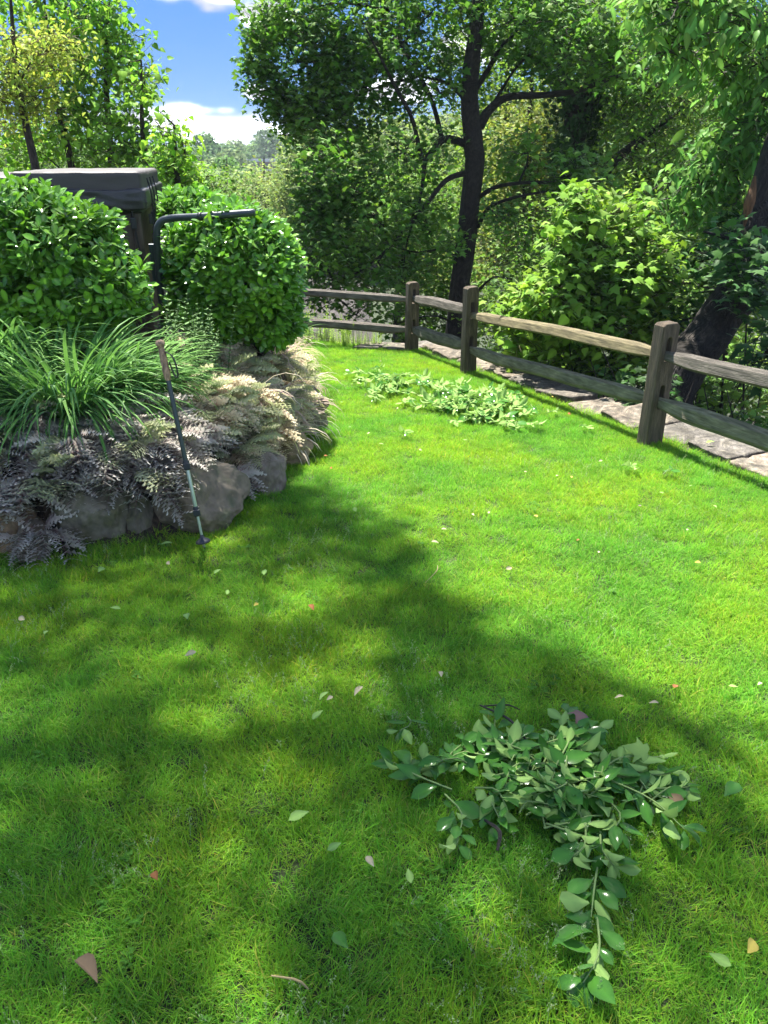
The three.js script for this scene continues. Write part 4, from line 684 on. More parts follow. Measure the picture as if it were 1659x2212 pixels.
{ // ivy-clad tree behind it
  const d = 15, t = [rootAt(1238, 700, d), ...path(d, [1236, 560], [1232, 400], [1240, 330], [1236, 240], [1215, 120], [1200, 0], [1185, -160])];
  const limbs = [[path(d, [1238, 335], [1265, 240], [1280, 130], [1284, 40], [1295, -80]), [0.14, 0.13, 0.11, 0.09, 0.04]], [path(d, [1240, 420], [1290, 395, 14.6], [1330, 345, 14.2], [1400, 290, 14], [1470, 240, 13.8]), [0.10, 0.09, 0.075, 0.05, 0.02]]];
  const g = tree('ivy_clad_tree', 'forked dark trunk wrapped in ivy right of the maple', 'tree', { trunk: t, radii: [0.26, 0.22, 0.20, 0.19, 0.15, 0.12, 0.09, 0.05], limbs, bark: M.bark, lobes: [[1180, 60, 15.5, 90, 90, 1.2, 130], [1300, 40, 15.5, 90, 90, 1.2, 130], [1390, 120, 14.5, 90, 90, 1.2, 130], [1470, 220, 14, 90, 80, 1, 130], [1330, 250, 15, 70, 60, 1, 60], [1420, 350, 14, 90, 70, 1, 100]].map(a => lobe(...a)), sprays: S.oval, tone: leafTone([0.07, 0.17, 0.022], [0.16, 0.29, 0.035]), size: 1.3, twig: 0.02 });
  const iv = []; const ring = (pts, n, r) => { const c = new THREE.CatmullRomCurve3(pts); for (let i = 0; i < n; i++) { const p = c.getPoint(rand()), a = R(0, 6.28), q = r * R(0.85, 1.9); iv.push([M4(V(p.x + Math.cos(a) * q, p.y, p.z + Math.sin(a) * q).sub(g.position), aim(V(Math.cos(a), -0.7, Math.sin(a)), V(Math.cos(a), 0.5, Math.sin(a))), R(0.7, 1.2))]); } };
  ring(t.slice(1, 7), 560, 0.22); ring(limbs[0][0].slice(0, 4), 240, 0.15); copies('ivy', spray(7, 0.11, heartLeaf, 0.6, false), M.ivy, iv, g);
}
{ // leaning trunk at the right
  const d = 7, t = path(d, [1432, 900, 6.8], [1452, 840, 6.85], [1490, 775, 6.9], [1540, 705, 7], [1590, 640, 7], [1625, 560, 7.05], [1652, 460, 7.1], [1690, 330, 7.2], [1740, 150, 7.4], [1800, -80, 7.7]); const b = V(t[0].x - 0.12, height(t[0].x - 0.12, 6.7) - 0.3, -6.75); t.unshift(b);
  const lich = (p) => { const k = sstep(0.08, 0.24, fbm(p.x * 9, p.y * 9, p.z * 9, 4)); return mix3([1, 1, 1], [2.6, 2.5, 2.3], k * 0.6); };
  const g = tree('leaning_tree', 'massive dark leaning trunk with lichen patches behind the fence at the right', 'tree', { trunk: t, radii: [0.29, 0.24, 0.215, 0.20, 0.19, 0.18, 0.17, 0.165, 0.16, 0.14, 0.10], bark: M.barkDark, sides: 30, rough: 0.13, tint: (p, c, s, tt) => { const n = fbm(p.x * 6 + c * 1.3, p.y * 6, p.z * 6 + s * 1.3, 4), k = sstep(0.10, 0.24, n); return mix3([1, 1, 1], [2.7, 2.6, 2.4], k * 0.7); },
    limbs: [[path(d, [1600, 630], [1640, 640, 6.8], [1700, 660, 6.5]), [0.05, 0.035, 0.02]], [path(7.05, [1625, 560], [1580, 520, 6.8], [1520, 500, 6.5]), [0.03, 0.02, 0.008]]],
    lobes: [[1620, 600, 6.4, 44, 50, 0.3, 24], [1600, 520, 6.6, 40, 36, 0.3, 14], [1655, 660, 6.4, 34, 50, 0.3, 16], [1650, 770, 6.4, 34, 50, 0.3, 16], [1530, 560, 7.9, 70, 50, 0.45, 40], [1470, 610, 7.8, 60, 60, 0.45, 45], [1600, 500, 7.8, 45, 50, 0.4, 22], [1440, 700, 7.6, 40, 40, 0.35, 20], [1640, 580, 7.9, 40, 50, 0.4, 20]].map(a => lobe(...a)), sprays: S.bushMaple, tone: leafTone([0.025, 0.085, 0.022], [0.055, 0.16, 0.025]), twig: 0.01 });
  const w = path(6.9, [1632, 380, 6.92], [1622, 440, 6.86], [1604, 500, 6.86]); part('broken_wood', local(limbGeo(w, [0.006, 0.034, 0.006], 7, 0.9, 0.03), t[0]), M.splinter, g, 'torn orange-brown wood on the trunk');
}
{ // cherry boughs reaching in from the right
  const d = 5, t = [V(5.6, height(5.6, 7.4) - 0.2, -7.4), V(5.5, 0.8, -7.4), V(5.3, 2.2, -7.5), V(5.2, 3.6, -7.6), V(5.1, 5.0, -7.7)];
  const limbs = [[[V(5.3, 2.2, -7.5), at(1800, 60, 7.6), at(1680, 55, 7.6), at(1560, 70, 7.6), at(1440, 95, 7.6)], [0.05, 0.035, 0.025, 0.016, 0.006]], [[V(5.4, 1.6, -7.45), at(1780, 280, 7.9), at(1690, 270, 8.0), at(1610, 290, 8.1), at(1560, 330, 8.2)], [0.04, 0.028, 0.02, 0.012, 0.005]], [[V(5.2, 3.4, -7.6), V(4.4, 3.4, -7.7), V(3.6, 3.2, -7.8), at(1480, -40, 7.7)], [0.05, 0.04, 0.03, 0.01]]];
  tree('cherry_tree', 'cherry whose drooping pale green boughs enter at the upper right', 'tree', { trunk: t, radii: [0.14, 0.12, 0.11, 0.09, 0.05], limbs, bark: M.barkGrey, lobes: [[1480, 50, 7.6, 90, 55, 0.4, 42], [1590, 80, 7.6, 90, 70, 0.45, 60], [1440, 110, 7.7, 45, 30, 0.25, 14], [1640, 170, 7.8, 50, 60, 0.4, 32], [1620, 290, 8.0, 60, 50, 0.4, 34], [1550, 350, 8.2, 50, 50, 0.35, 26], [1500, 420, 8.5, 60, 55, 0.4, 30], [1500, -30, 7.6, 120, 40, 0.4, 40], [1600, 400, 8.2, 60, 60, 0.4, 26]].map(a => lobe(...a)), sprays: S.cherry, tone: leafTone([0.08, 0.20, 0.04], [0.16, 0.32, 0.06]), twig: 0.008, twigs: 7, size: 1.3 });
}
{ // the bright tangle of young maple and vine by the fence
  const d = 7.7, t = [rootAt(1270, 760, d, 0.05), ...path(d, [1262, 700], [1268, 600], [1255, 500], [1245, 430])];
  const g = tree('young_maple', 'bright yellow-green young maple tangled with vines just behind the fence', 'young tree', { trunk: t, radii: [0.05, 0.045, 0.035, 0.025, 0.01], bark: M.bark, lobes: [[1245, 450, 7.6, 34, 40, 0.25, 30], [1250, 530, 7.6, 60, 60, 0.4, 75], [1330, 500, 7.9, 60, 55, 0.4, 60], [1300, 600, 7.7, 100, 70, 0.5, 150], [1200, 640, 7.6, 80, 50, 0.45, 100], [1400, 590, 7.8, 70, 80, 0.5, 100], [1300, 700, 7.7, 140, 60, 0.5, 170], [1125, 672, 8.2, 46, 22, 0.3, 34], [1400, 700, 7.8, 50, 60, 0.4, 50], [1220, 740, 7.9, 110, 50, 0.4, 80], [1330, 790, 7.4, 90, 40, 0.35, 60], [1150, 740, 8.2, 70, 40, 0.3, 40]].map(a => lobe(...a)), sprays: [...S.bushMaple, S.heart[0]], tone: p => { const q = leafTone([0.09, 0.22, 0.022], [0.22, 0.38, 0.035])(p); return q; }, twig: 0.008, twigs: 6 });
  for (let i = 0; i < 170; i++) { // leaves that stand out singly
    const [c, r] = pick([lobe(1245, 440, 7.5, 40, 45, 0.25), lobe(1245, 520, 7.4, 66, 66, 0.4), lobe(1190, 640, 7.6, 90, 55, 0.4), lobe(1115, 672, 8.1, 50, 22, 0.25), lobe(1300, 620, 7.3, 110, 80, 0.4)]), u = V(R(-1, 1), R(-1, 1), R(0, 1)).normalize(), m = part('leaf', pick(mapleLeaf), M.weedLeaf ||= leafMat(rgb(0.19, 0.37, 0.035), { transmission: 0.45 }), g), a = R(0, 6.28);
    m.position.set(c.x + u.x * r.x * 1.02, c.y + u.y * r.y * 1.02, c.z + u.z * r.z * 1.02).sub(g.position); m.quaternion.copy(aim(V(Math.cos(a), R(-0.8, 0.1), Math.sin(a)), V(R(-0.5, 0.5), 1, 0.5))); m.scale.setScalar(R(0.8, 1.25));
  }
}
{ // woods behind: each tree its own
  const wood = (label, u, v0, d, tone, lobes, o = {}) => { const b = rootAt(u, v0, d, 0.2), top = at(u + (o.lean || 10), o.top ?? -60, d); return tree(o.name || 'woodland_tree', label, 'tree', { trunk: [b, b.clone().lerp(top, 0.35).add(V(0.15, 0, 0)), b.clone().lerp(top, 0.7), top], radii: [0.16, 0.13, 0.09, 0.03].map(x => x * (o.r || 1)), bark: o.bark || M.bark, lobes: lobes.map(a => lobe(...a)), sprays: o.sprays || S.loose, tone, size: o.size || 1, twig: o.twig || 0.018, twigs: o.twigs ?? 4, sides: 9, leafMat: M.crown, limbs: (o.limbs || []), group: o.group }); };
  const gold = leafTone([0.11, 0.20, 0.03], [0.24, 0.28, 0.045]), bright = leafTone([0.12, 0.25, 0.025], [0.27, 0.42, 0.045]), mid = leafTone([0.075, 0.19, 0.022], [0.18, 0.33, 0.035]);
  wood('golden-leaved tree right behind the maple trunk', 1140, 560, 17, gold, [[1120, 300, 17, 60, 60, 1, 60], [1170, 400, 17, 70, 70, 1, 80], [1120, 470, 17, 60, 60, 1, 60], [950, 590, 17.5, 60, 40, 1, 36], [1190, 240, 17.5, 60, 50, 1, 40], [1060, 560, 17, 60, 50, 1, 40]], { name: 'golden_tree', top: 150, size: 0.9 });
  wood('bright green tree seen between the maple and the golden tree', 1090, 640, 21, bright, [[1080, 120, 21, 120, 100, 1.6, 130], [1110, 300, 21, 110, 90, 1.6, 110], [1070, 440, 21, 120, 100, 1.6, 130], [1120, 580, 21, 120, 80, 1.6, 100]], { top: 40, size: 1.1 });
  wood('tall sunlit tree filling the space above the young maple', 1380, 600, 19, bright, [[1300, 180, 19, 120, 100, 1.6, 110], [1400, 300, 19, 130, 110, 1.6, 150], [1300, 430, 19, 110, 90, 1.6, 110], [1480, 430, 19, 130, 110, 1.6, 140], [1400, 60, 19.5, 140, 90, 1.6, 110]], { size: 1.1 });
  wood('sunlit tree behind the leaning trunk at the right edge', 1600, 640, 16, bright, [[1580, 180, 16, 120, 110, 1.4, 120], [1620, 380, 16, 110, 100, 1.4, 120], [1540, 540, 16, 110, 90, 1.4, 100], [1640, 620, 15, 80, 90, 1.2, 80], [1520, 700, 14, 90, 80, 1, 80], [1600, 820, 12.5, 110, 70, 1, 80]], { size: 1.0 });
  wood('mid green tree low behind the young maple', 1220, 700, 13, mid, [[1180, 520, 13, 80, 70, 1, 60], [1360, 480, 13, 80, 70, 1, 60], [1130, 640, 13, 70, 60, 0.9, 50], [1420, 560, 13, 70, 80, 1, 60], [1060, 700, 12.4, 50, 50, 0.7, 30]], { top: 380, size: 0.8, r: 0.6 });
  wood('leafy tree low behind the maple, above the grey roof', 860, 640, 15, mid, [[760, 480, 15, 100, 80, 1.2, 90], [880, 440, 15, 110, 90, 1.2, 100], [930, 580, 15, 90, 70, 1, 80], [980, 660, 14, 60, 50, 0.8, 36], [900, 690, 14, 70, 40, 0.8, 36]], { top: 400, size: 0.85, r: 0.6 });
  wood('pale tree showing through the middle of the maple crown', 850, 560, 30, leafTone([0.13, 0.22, 0.05], [0.24, 0.34, 0.08]), [[820, 330, 30, 120, 70, 2, 120], [940, 340, 30, 110, 90, 2, 110], [760, 430, 30, 110, 80, 2, 110], [900, 450, 30, 120, 90, 2, 120]], { top: 300, size: 1.5, bark: M.barkGrey });
  // trees behind the hot tub
  const sunny = leafTone([0.095, 0.24, 0.02], [0.215, 0.40, 0.035], 1.2), left = (label, u, d, lean, lobes, o = {}) => wood(label, u, 370, d, o.tone || sunny, lobes, { lean, top: o.top ?? -40, size: o.size || 1, sprays: o.sprays || S.heart, bark: M.barkGrey, r: 0.42, name: o.name || 'garden_tree', twigs: 7, twig: 0.008 });
  left('leafy tree behind the hot tub, second trunk from the left edge', 122, 12.5, -30, [[60, 60, 12.5, 75, 90, 0.9, 70], [130, 160, 12.5, 85, 80, 0.9, 80], [90, 260, 12.5, 90, 60, 0.8, 70], [30, 310, 12.5, 60, 40, 0.7, 34], [140, 20, 12.5, 70, 60, 0.8, 50]]);
  left('leafy tree behind the hot tub with the tallest right-hand crown', 178, 13, 60, [[200, 90, 13, 75, 80, 0.9, 80], [240, 180, 13, 80, 70, 0.9, 80], [180, 270, 13, 80, 60, 0.8, 60], [290, 130, 13, 45, 60, 0.6, 40], [170, -10, 13, 110, 60, 0.9, 60]]);
  left('slim leafy tree behind the right end of the hot tub cover', 285, 12, 20, [[270, 260, 12, 50, 50, 0.6, 34], [310, 180, 12, 30, 40, 0.4, 18], [240, 330, 12, 60, 36, 0.6, 30], [310, 330, 12, 40, 40, 0.5, 24]], { top: 130 });
  left('tree with creamy yellow new leaves at the upper left edge', 30, 10.5, -10, [[20, 150, 10.5, 80, 70, 0.7, 90], [110, 110, 10.6, 60, 40, 0.5, 36], [-20, 240, 10.5, 60, 50, 0.6, 40], [70, 220, 10.6, 60, 40, 0.5, 36]], { tone: leafTone([0.15, 0.27, 0.03], [0.32, 0.40, 0.06]), sprays: S.oval, size: 1.05, name: 'yellow_leaved_tree' });
  left('sapling with large bright leaves right of the hot tub cover', 372, 9.5, 4, [[372, 300, 9.5, 26, 36, 0.3, 20], [350, 350, 9.5, 34, 34, 0.35, 24], [385, 390, 9.5, 34, 40, 0.35, 26], [400, 330, 9.5, 14, 30, 0.2, 8]], { top: 270, size: 0.85, name: 'sapling' });
  wood('mid green tree rising behind the further shrub', 420, 470, 18, mid, [[400, 410, 18, 70, 45, 1, 60], [470, 430, 18, 60, 40, 1, 50], [340, 390, 18, 50, 50, 1, 40]], { top: 380, size: 0.8, r: 0.6 });
  wood('shaded tree low behind the hot tub at the left edge', 60, 420, 20, mid, [[40, 340, 20, 90, 50, 1.5, 70], [160, 330, 20, 90, 50, 1.5, 70], [260, 370, 20, 80, 40, 1.5, 60]], { top: 300, size: 0.9 });
  const pale = leafTone([0.15, 0.25, 0.05], [0.27, 0.37, 0.09], 0.4);
  for (const [u, d, lobes, label] of [[560, 42, [[540, 425, 42, 60, 40, 2.5, 80], [590, 412, 42, 50, 38, 2.5, 80], [520, 455, 42, 60, 40, 2, 60]], 'pale olive tree in the valley below the far building'], [640, 38, [[655, 375, 38, 44, 60, 2.5, 90], [668, 320, 38, 34, 60, 2, 60], [620, 450, 38, 60, 50, 2, 80], [680, 420, 38, 50, 60, 2, 60]], 'taller pale olive tree beside the maple crown edge'], [480, 55, [[470, 430, 55, 50, 30, 3, 70], [430, 420, 55, 40, 30, 3, 50]], 'pale olive tree further off, left of the other valley trees']]) wood(label, u, 520, d, pale, lobes, { top: 340, size: 1.7, bark: M.barkGrey, name: 'valley_tree', twigs: 9 });
}
{ // undergrowth below the wall, right of the maple
  const spots = [[1120, 790, 8.8, 70, 45, 0.4, 46, 'dark leafy undergrowth at the foot of the maple'], [1250, 830, 7.5, 80, 40, 0.35, 50, 'dark undergrowth behind the middle of the long fence section'], [1380, 850, 6.6, 70, 40, 0.3, 44, 'dark undergrowth behind the fence just left of the leaning trunk'], [1540, 880, 6.9, 60, 45, 0.35, 26, 'thin undergrowth right of the leaning trunk'], [1640, 940, 6.0, 60, 40, 0.3, 26, 'thin undergrowth at the right edge below the fence rail'], [1570, 800, 8.6, 80, 50, 0.5, 40, 'sunlit undergrowth further down the slope at the right']];
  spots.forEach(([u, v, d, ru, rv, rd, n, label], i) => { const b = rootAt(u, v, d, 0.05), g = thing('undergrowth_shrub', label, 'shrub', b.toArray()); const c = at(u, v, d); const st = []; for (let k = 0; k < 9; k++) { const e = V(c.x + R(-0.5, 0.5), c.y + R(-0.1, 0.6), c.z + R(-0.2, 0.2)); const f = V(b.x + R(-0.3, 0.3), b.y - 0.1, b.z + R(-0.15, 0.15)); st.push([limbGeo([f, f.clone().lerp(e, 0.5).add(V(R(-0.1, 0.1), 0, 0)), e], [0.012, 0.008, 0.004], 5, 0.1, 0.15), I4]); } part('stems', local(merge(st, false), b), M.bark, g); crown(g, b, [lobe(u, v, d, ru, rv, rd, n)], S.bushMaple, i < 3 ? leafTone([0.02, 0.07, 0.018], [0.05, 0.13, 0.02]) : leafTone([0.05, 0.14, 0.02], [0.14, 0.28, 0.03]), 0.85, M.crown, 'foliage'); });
  for (const [u0, u1, d, r, k] of [[1490, 1500, 8.2, 0.02, 0], [1515, 1535, 7.4, 0.035, 1], [1555, 1580, 8.8, 0.025, 2], [1590, 1570, 7.0, 0.016, 3], [1625, 1615, 7.6, 0.014, 4], [1060, 1085, 9.8, 0.02, 5]]) { const b = rootAt(u0, 960, d, 0.1), e = at(u1, 640, d); tree('thin_sapling', k === 5 ? 'thin dark sapling in the shade right of the maple trunk' : `thin dark bare-stemmed sapling beyond the wall, ${NTH[k]} one right of the leaning trunk`, 'sapling', { trunk: [b, b.clone().lerp(e, 0.5).add(V(R(-0.06, 0.06), 0, 0)), e], radii: [r, r * 0.85, r * 0.5], lobes: [lobe(u1, 630, d, 30, 30, 0.25, 6)], sprays: S.bushMaple, tone: leafTone([0.04, 0.12, 0.02], [0.1, 0.2, 0.03]), twig: 0.005, twigs: 3, sides: 8, group: 'thin saplings beyond the wall' }); }
}
{ // weeds where the lawn ends
  seed(431); nth = 0;
  for (const [u, v, s] of [[655, 745, 0.8], [668, 735, 0.95], [690, 742, 0.7], [705, 738, 1.0], [722, 745, 0.6], [738, 748, 0.75], [745, 742, 0.85], [755, 750, 0.55], [775, 752, 0.65], [795, 752, 0.5], [812, 752, 0.55]]) { const p = spot(u, v); upright('weed', `yellow-green weed at the end of the lawn before the grey roof, ${NTH[nth++]} from the shrub`, 'weed', p.x, -p.z + 0.08, 12, M.weed, s * 1.0, 0.08, 'weeds at the end of the lawn'); }
}

// ------------------------------------------------------------------ the house below, and the far hillside
seed(441);
{
  const e0 = at(848, 752, 15.2), r0 = at(765, 600, 19.6), house = thing('house', 'grey shingled house roof in the hollow beyond the fence', 'house', [e0.x, e0.y - 2.6, e0.z]);
  const along = V(-1, 0, 0.05).normalize(), up = r0.clone().sub(e0), slope = up.clone(), Lr = slope.length(); slope.normalize(); const nrm = new THREE.Vector3().crossVectors(slope, along).normalize(); if (nrm.y < 0) nrm.negate();
  const q = new THREE.Quaternion().setFromRotationMatrix(new THREE.Matrix4().makeBasis(along.clone().negate(), nrm, new THREE.Vector3().crossVectors(along.clone().negate(), nrm)));
  const nC = Math.round(Lr / 0.15), len = 9, o = house.position;
  const roof = part('roof', (() => { const g = boxGeo(len, 0.1, Lr, 0.01); return g; })(), M.shingleB, house); roof.quaternion.copy(q); roof.position.copy(e0.clone().addScaledVector(slope, Lr / 2).addScaledVector(along, len / 2).addScaledVector(nrm, -0.08).sub(o));
  for (let i = 0; i < nC; i++) { const g = boxGeo(len - 0.02 + R(-0.01, 0.01), 0.014, 0.17, 0.003), m = part('shingle_course', g, i % 3 ? M.shingle : M.shingleB, roof); m.position.set(0, 0.062 + 0.004, Lr / 2 - 0.075 - i * 0.15); m.rotation.x = 0.05; }
  const back = part('roof', boxGeo(len, 0.1, Lr, 0.01), M.shingleB, house); const bn = V(nrm.x, nrm.y, -nrm.z); back.position.copy(r0.clone().addScaledVector(along, len / 2).add(V(-0.9, -up.y / 2 - 0.08, up.z / 2)).sub(o)); back.quaternion.copy(q); back.rotateX(-2 * Math.asin(up.y / Lr));
  const wall = part('wall', boxGeo(len - 0.8, 2.6, 7.6, 0.02), M.siding, house); wall.position.copy(r0.clone().addScaledVector(along, len / 2 + 0.3).sub(o)); wall.position.y = 1.15; wall.rotation.y = 0.12;
}
{
  const far = thing('far_building', 'long low building with white roof edges among trees on the far hill', 'building', at(560, 352, 250).toArray()); far.rotation.y = 0.55;
  const bl = (name, w, h, d, x, y, z, m) => { const b = part(name, boxGeo(w, h, d, 0.05), m, far); b.position.set(x, y, z); return b; };
  bl('wall', 34, 5, 12, 12, -2.2, -6, M.brickFar); bl('roof_edge', 35, 0.8, 13, 12, 0.7, -6, M.whiteRoof); bl('floor_band', 34.6, 0.6, 12.5, 12, -1.9, -6, M.whiteRoof); bl('roof_house', 5, 1.8, 5, 16, 2.0, -6, M.brickFar);
  for (let i = 0; i < 12; i++) bl('window', 1.6, 1.2, 0.3, -3.5 + i * 2.7, -0.7, 0.1, M.glassFar);
  const crowns = []; for (let k = 0; k < 5; k++) { const l = [], ql = [quadLeaf(0.62, 0.46), quadLeaf(0.5, 0.36)]; for (let i = 0; i < 10; i++) { const a = R(0, 6.28), rr = i < 3 ? 0.5 : R(0.9, 1.8), c = V(Math.cos(a) * rr, i < 3 ? R(4.6, 6.0) : R(2.6, 5.0), Math.sin(a) * rr), q = R(1.0, 1.5), tn = R(0.85, 1.15); for (let j = 0; j < 85; j++) { const n = V(R(-1, 1), R(-0.7, 1), R(-1, 1)).normalize(), t = V(R(-1, 1), R(-1, 0.3), R(-1, 1)), e = tn * R(0.85, 1.15); l.push([pick(ql), M4(c.clone().addScaledVector(n, q * R(0.78, 1.06)), aim(t, n), R(0.7, 1.2)), [e, e, e]]); } } l.push([limbGeo([V(0, -1, 0), V(0.1, 2, 0), V(0, 4.5, 0)], [0.25, 0.2, 0.1], 6, 0, 1), I4, [0.5, 0.3, 0.6]]); crowns.push(merge(l)); }
  const lists = crowns.map(() => []), tones = [[0.10, 0.19, 0.045], [0.13, 0.24, 0.05], [0.17, 0.27, 0.07], [0.08, 0.16, 0.05], [0.20, 0.28, 0.10]];
  for (let i = 0; i < 1500; i++) { const az = R(-0.52, 0.42), r = 75 * Math.pow(5, rand()), x = Math.sin(az) * r, d = Math.cos(az) * r; if (r > 360) continue; const t = pick(tones), k = R(0.8, 1.2), s = R(0.8, 1.45) * (r > 150 ? 1.25 : 1), sp = seen(V(x, height(x, d) + 7.4 * s, -d)); if (sp[0] > 505 && sp[0] < 640 && r < 262 && sp[1] < 362) continue; lists[i % 5].push([M4(V(x, height(x, d) - 0.3, -d), Q(0, R(0, 6.28), 0), V(s * R(0.9, 1.3), s, s * R(0.9, 1.3))), rgb(t[0] * k, t[1] * k, t[2] * k)]); }
  const woods = new THREE.Group(); woods.name = 'distant_woods'; scene.add(woods); tag(woods, 'hazy green woods covering the far hillside', 'woods', null, 'stuff'); crowns.forEach((c, i) => copies('trees', c, M.far, lists[i], woods));
  for (const [u, v, d, s, t, label] of [[488, 392, 120, 1.25, [0.12, 0.26, 0.04], 'round dark green tree on the lower far hillside'], [575, 322, 262, 2.2, [0.12, 0.20, 0.08], 'tall spreading tree on the skyline above the far building'], [440, 338, 200, 1.9, [0.11, 0.21, 0.06], 'rounded tree on the far skyline left of the building']]) { const p = at(u, v, d), m = shade(new THREE.Mesh(crowns[0], leafMat(rgb(...t), { transmission: 0.3 }))); m.name = numbered('hill_tree'); m.position.set(p.x, p.y - 4.2 * s, p.z); m.scale.setScalar(s); scene.add(m); tag(m, label, 'tree', 'trees on the far hill'); }
}

// ------------------------------------------------------------------ the tall tree whose boughs shade the lawn from above the picture
seed(501);
{
  const edge = [[-900, 1120], [0, 1130], [300, 1120], [520, 1085], [600, 1048], [690, 1055], [780, 1105], [850, 1135], [905, 1210], [965, 1300], [1100, 1375], [1300, 1470], [1450, 1570], [1560, 1700], [1660, 1900], [1830, 2250], [2600, 2900]];
  const lit = [[690, 1292, 130, 55], [590, 1325, 90, 30], [745, 1425, 95, 75], [515, 1540, 110, 64], [905, 1525, 55, 42], [655, 1185, 60, 30], [10, 1700, 60, 75], [1160, 1715, 100, 42], [1385, 1830, 90, 45], [590, 2150, 110, 55], [1650, 1960, 60, 70], [1020, 1430, 50, 22], [110, 1195, 60, 12], [360, 1180, 60, 14], [1150, 2110, 60, 40], [250, 1010, 80, 26], [480, 960, 60, 30], [1560, 2120, 60, 40]];
  const shadeAt = (u, v) => { let e = edge[0][1]; for (let i = 0; i + 1 < edge.length; i++) if (u >= edge[i][0] && u <= edge[i + 1][0]) e = mixn(edge[i][1], edge[i + 1][1], (u - edge[i][0]) / (edge[i + 1][0] - edge[i][0])); if (u > 2600) e = 2900; let s = sstep(-20, 34, v - e + 60 * fbm(u * 0.01, v * 0.01, 2)); for (const [a, b, c, d] of lit) s *= sstep(0.7, 1.3, Math.hypot((u - a) / c, (v - b) / d) + 0.3 * fbm(u * 0.02, v * 0.02, 5)); if (v < 1205 && u < 520) s *= 0.1; if (v < 1140 && u < 600) s = Math.max(s, 0.3 * sstep(880, 960, v) * sstep(480, 380, u) * sstep(-0.12, 0.06, fbm(u * 0.012, v * 0.02, 8))); return s; };
  const base = V(-7.4, height(-7.4, 6.2) - 0.3, -6.2), g = thing('oak_tree', 'tall tree outside the photo at the left whose boughs shade the front lawn', 'tree', base.toArray()), lists = S.maple.map(() => []), hubs = [];
  let i = 0;
  for (let d = 0.2; d < 5.2; d += 0.115) for (let x = -3.3; x < 2.9; x += 0.115) {
    const px = x + R(-0.06, 0.06), pd = d + R(-0.06, 0.06), p = V(px, lawnH(px, pd), -pd), [u, v] = seen(p); let s = shadeAt(u, v); if (v > 2230) s = 0.6; const below = (v - 1105) * 0.79 - (u - 780) * 0.61; s *= mixn(1.08, 0.64, sstep(70, 230, Math.abs(below - 60))) * (v < 1180 ? 1.2 : 1);
    for (let k = 0; k < 2; k++) { if (rand() > s * 0.80) continue; const h = R(10, 13), q = p.clone().addScaledVector(SUN, h / SUN.y), c = R(0.8, 1.2); lists[i++ % 4].push([M4(q.clone().sub(base), Q(R(-0.5, 0.5), R(0, 6.28), R(-0.5, 0.5)), R(0.65, 0.95)), rgb(0.10 * c, 0.24 * c, 0.025 * c)]); if (rand() < 0.05) hubs.push(q); }
  }
  S.maple.forEach((sp, k) => copies('crown', sp, M.crown, lists[k], g));
  const top = V(-6.6, 10.5, -7.4), tr = [base, V(-7.2, 2, -6.4), V(-6.9, 6, -6.8), top, V(-6.2, 13.5, -7.6)]; part('trunk', local(limbGeo(tr, [0.46, 0.36, 0.31, 0.22, 0.08], 18, 0.1, 0.2), base), M.bark, g);
  const ends = [[-4.6, 11.2, -7.0], [-2.4, 11.6, -7.8], [-4.9, 11.0, -6.0], [-2.8, 11.0, -6.6], [-0.9, 11.4, -7.2], [-5.2, 11.8, -9.0], [-3.2, 11.6, -9.4]].map(a => V(...a)), mids = [];
  ends.forEach((e, k) => { const s = V(-6.75, 7.6 + 0.45 * k, -7.0), m = s.clone().lerp(e, 0.5).add(V(0, 0.5, R(-0.3, 0.3))); part('limb', local(limbGeo([s, m, e], [0.11, 0.07, 0.02], 8, 0.1, 0.2), base), M.bark, g); mids.push(m, e); });
  const tw = hubs.map(h => { let b = mids[0]; for (const m of mids) if (m.distanceTo(h) < b.distanceTo(h)) b = m; return [limbGeo([b, b.clone().lerp(h, 0.5).add(V(0, R(0, 0.2), 0)), h], [0.012, 0.008, 0.004], 4, 0, 0.3), I4]; }); part('twigs', local(merge(tw, false), base), M.bark, g).userData.kind = 'stuff';
}

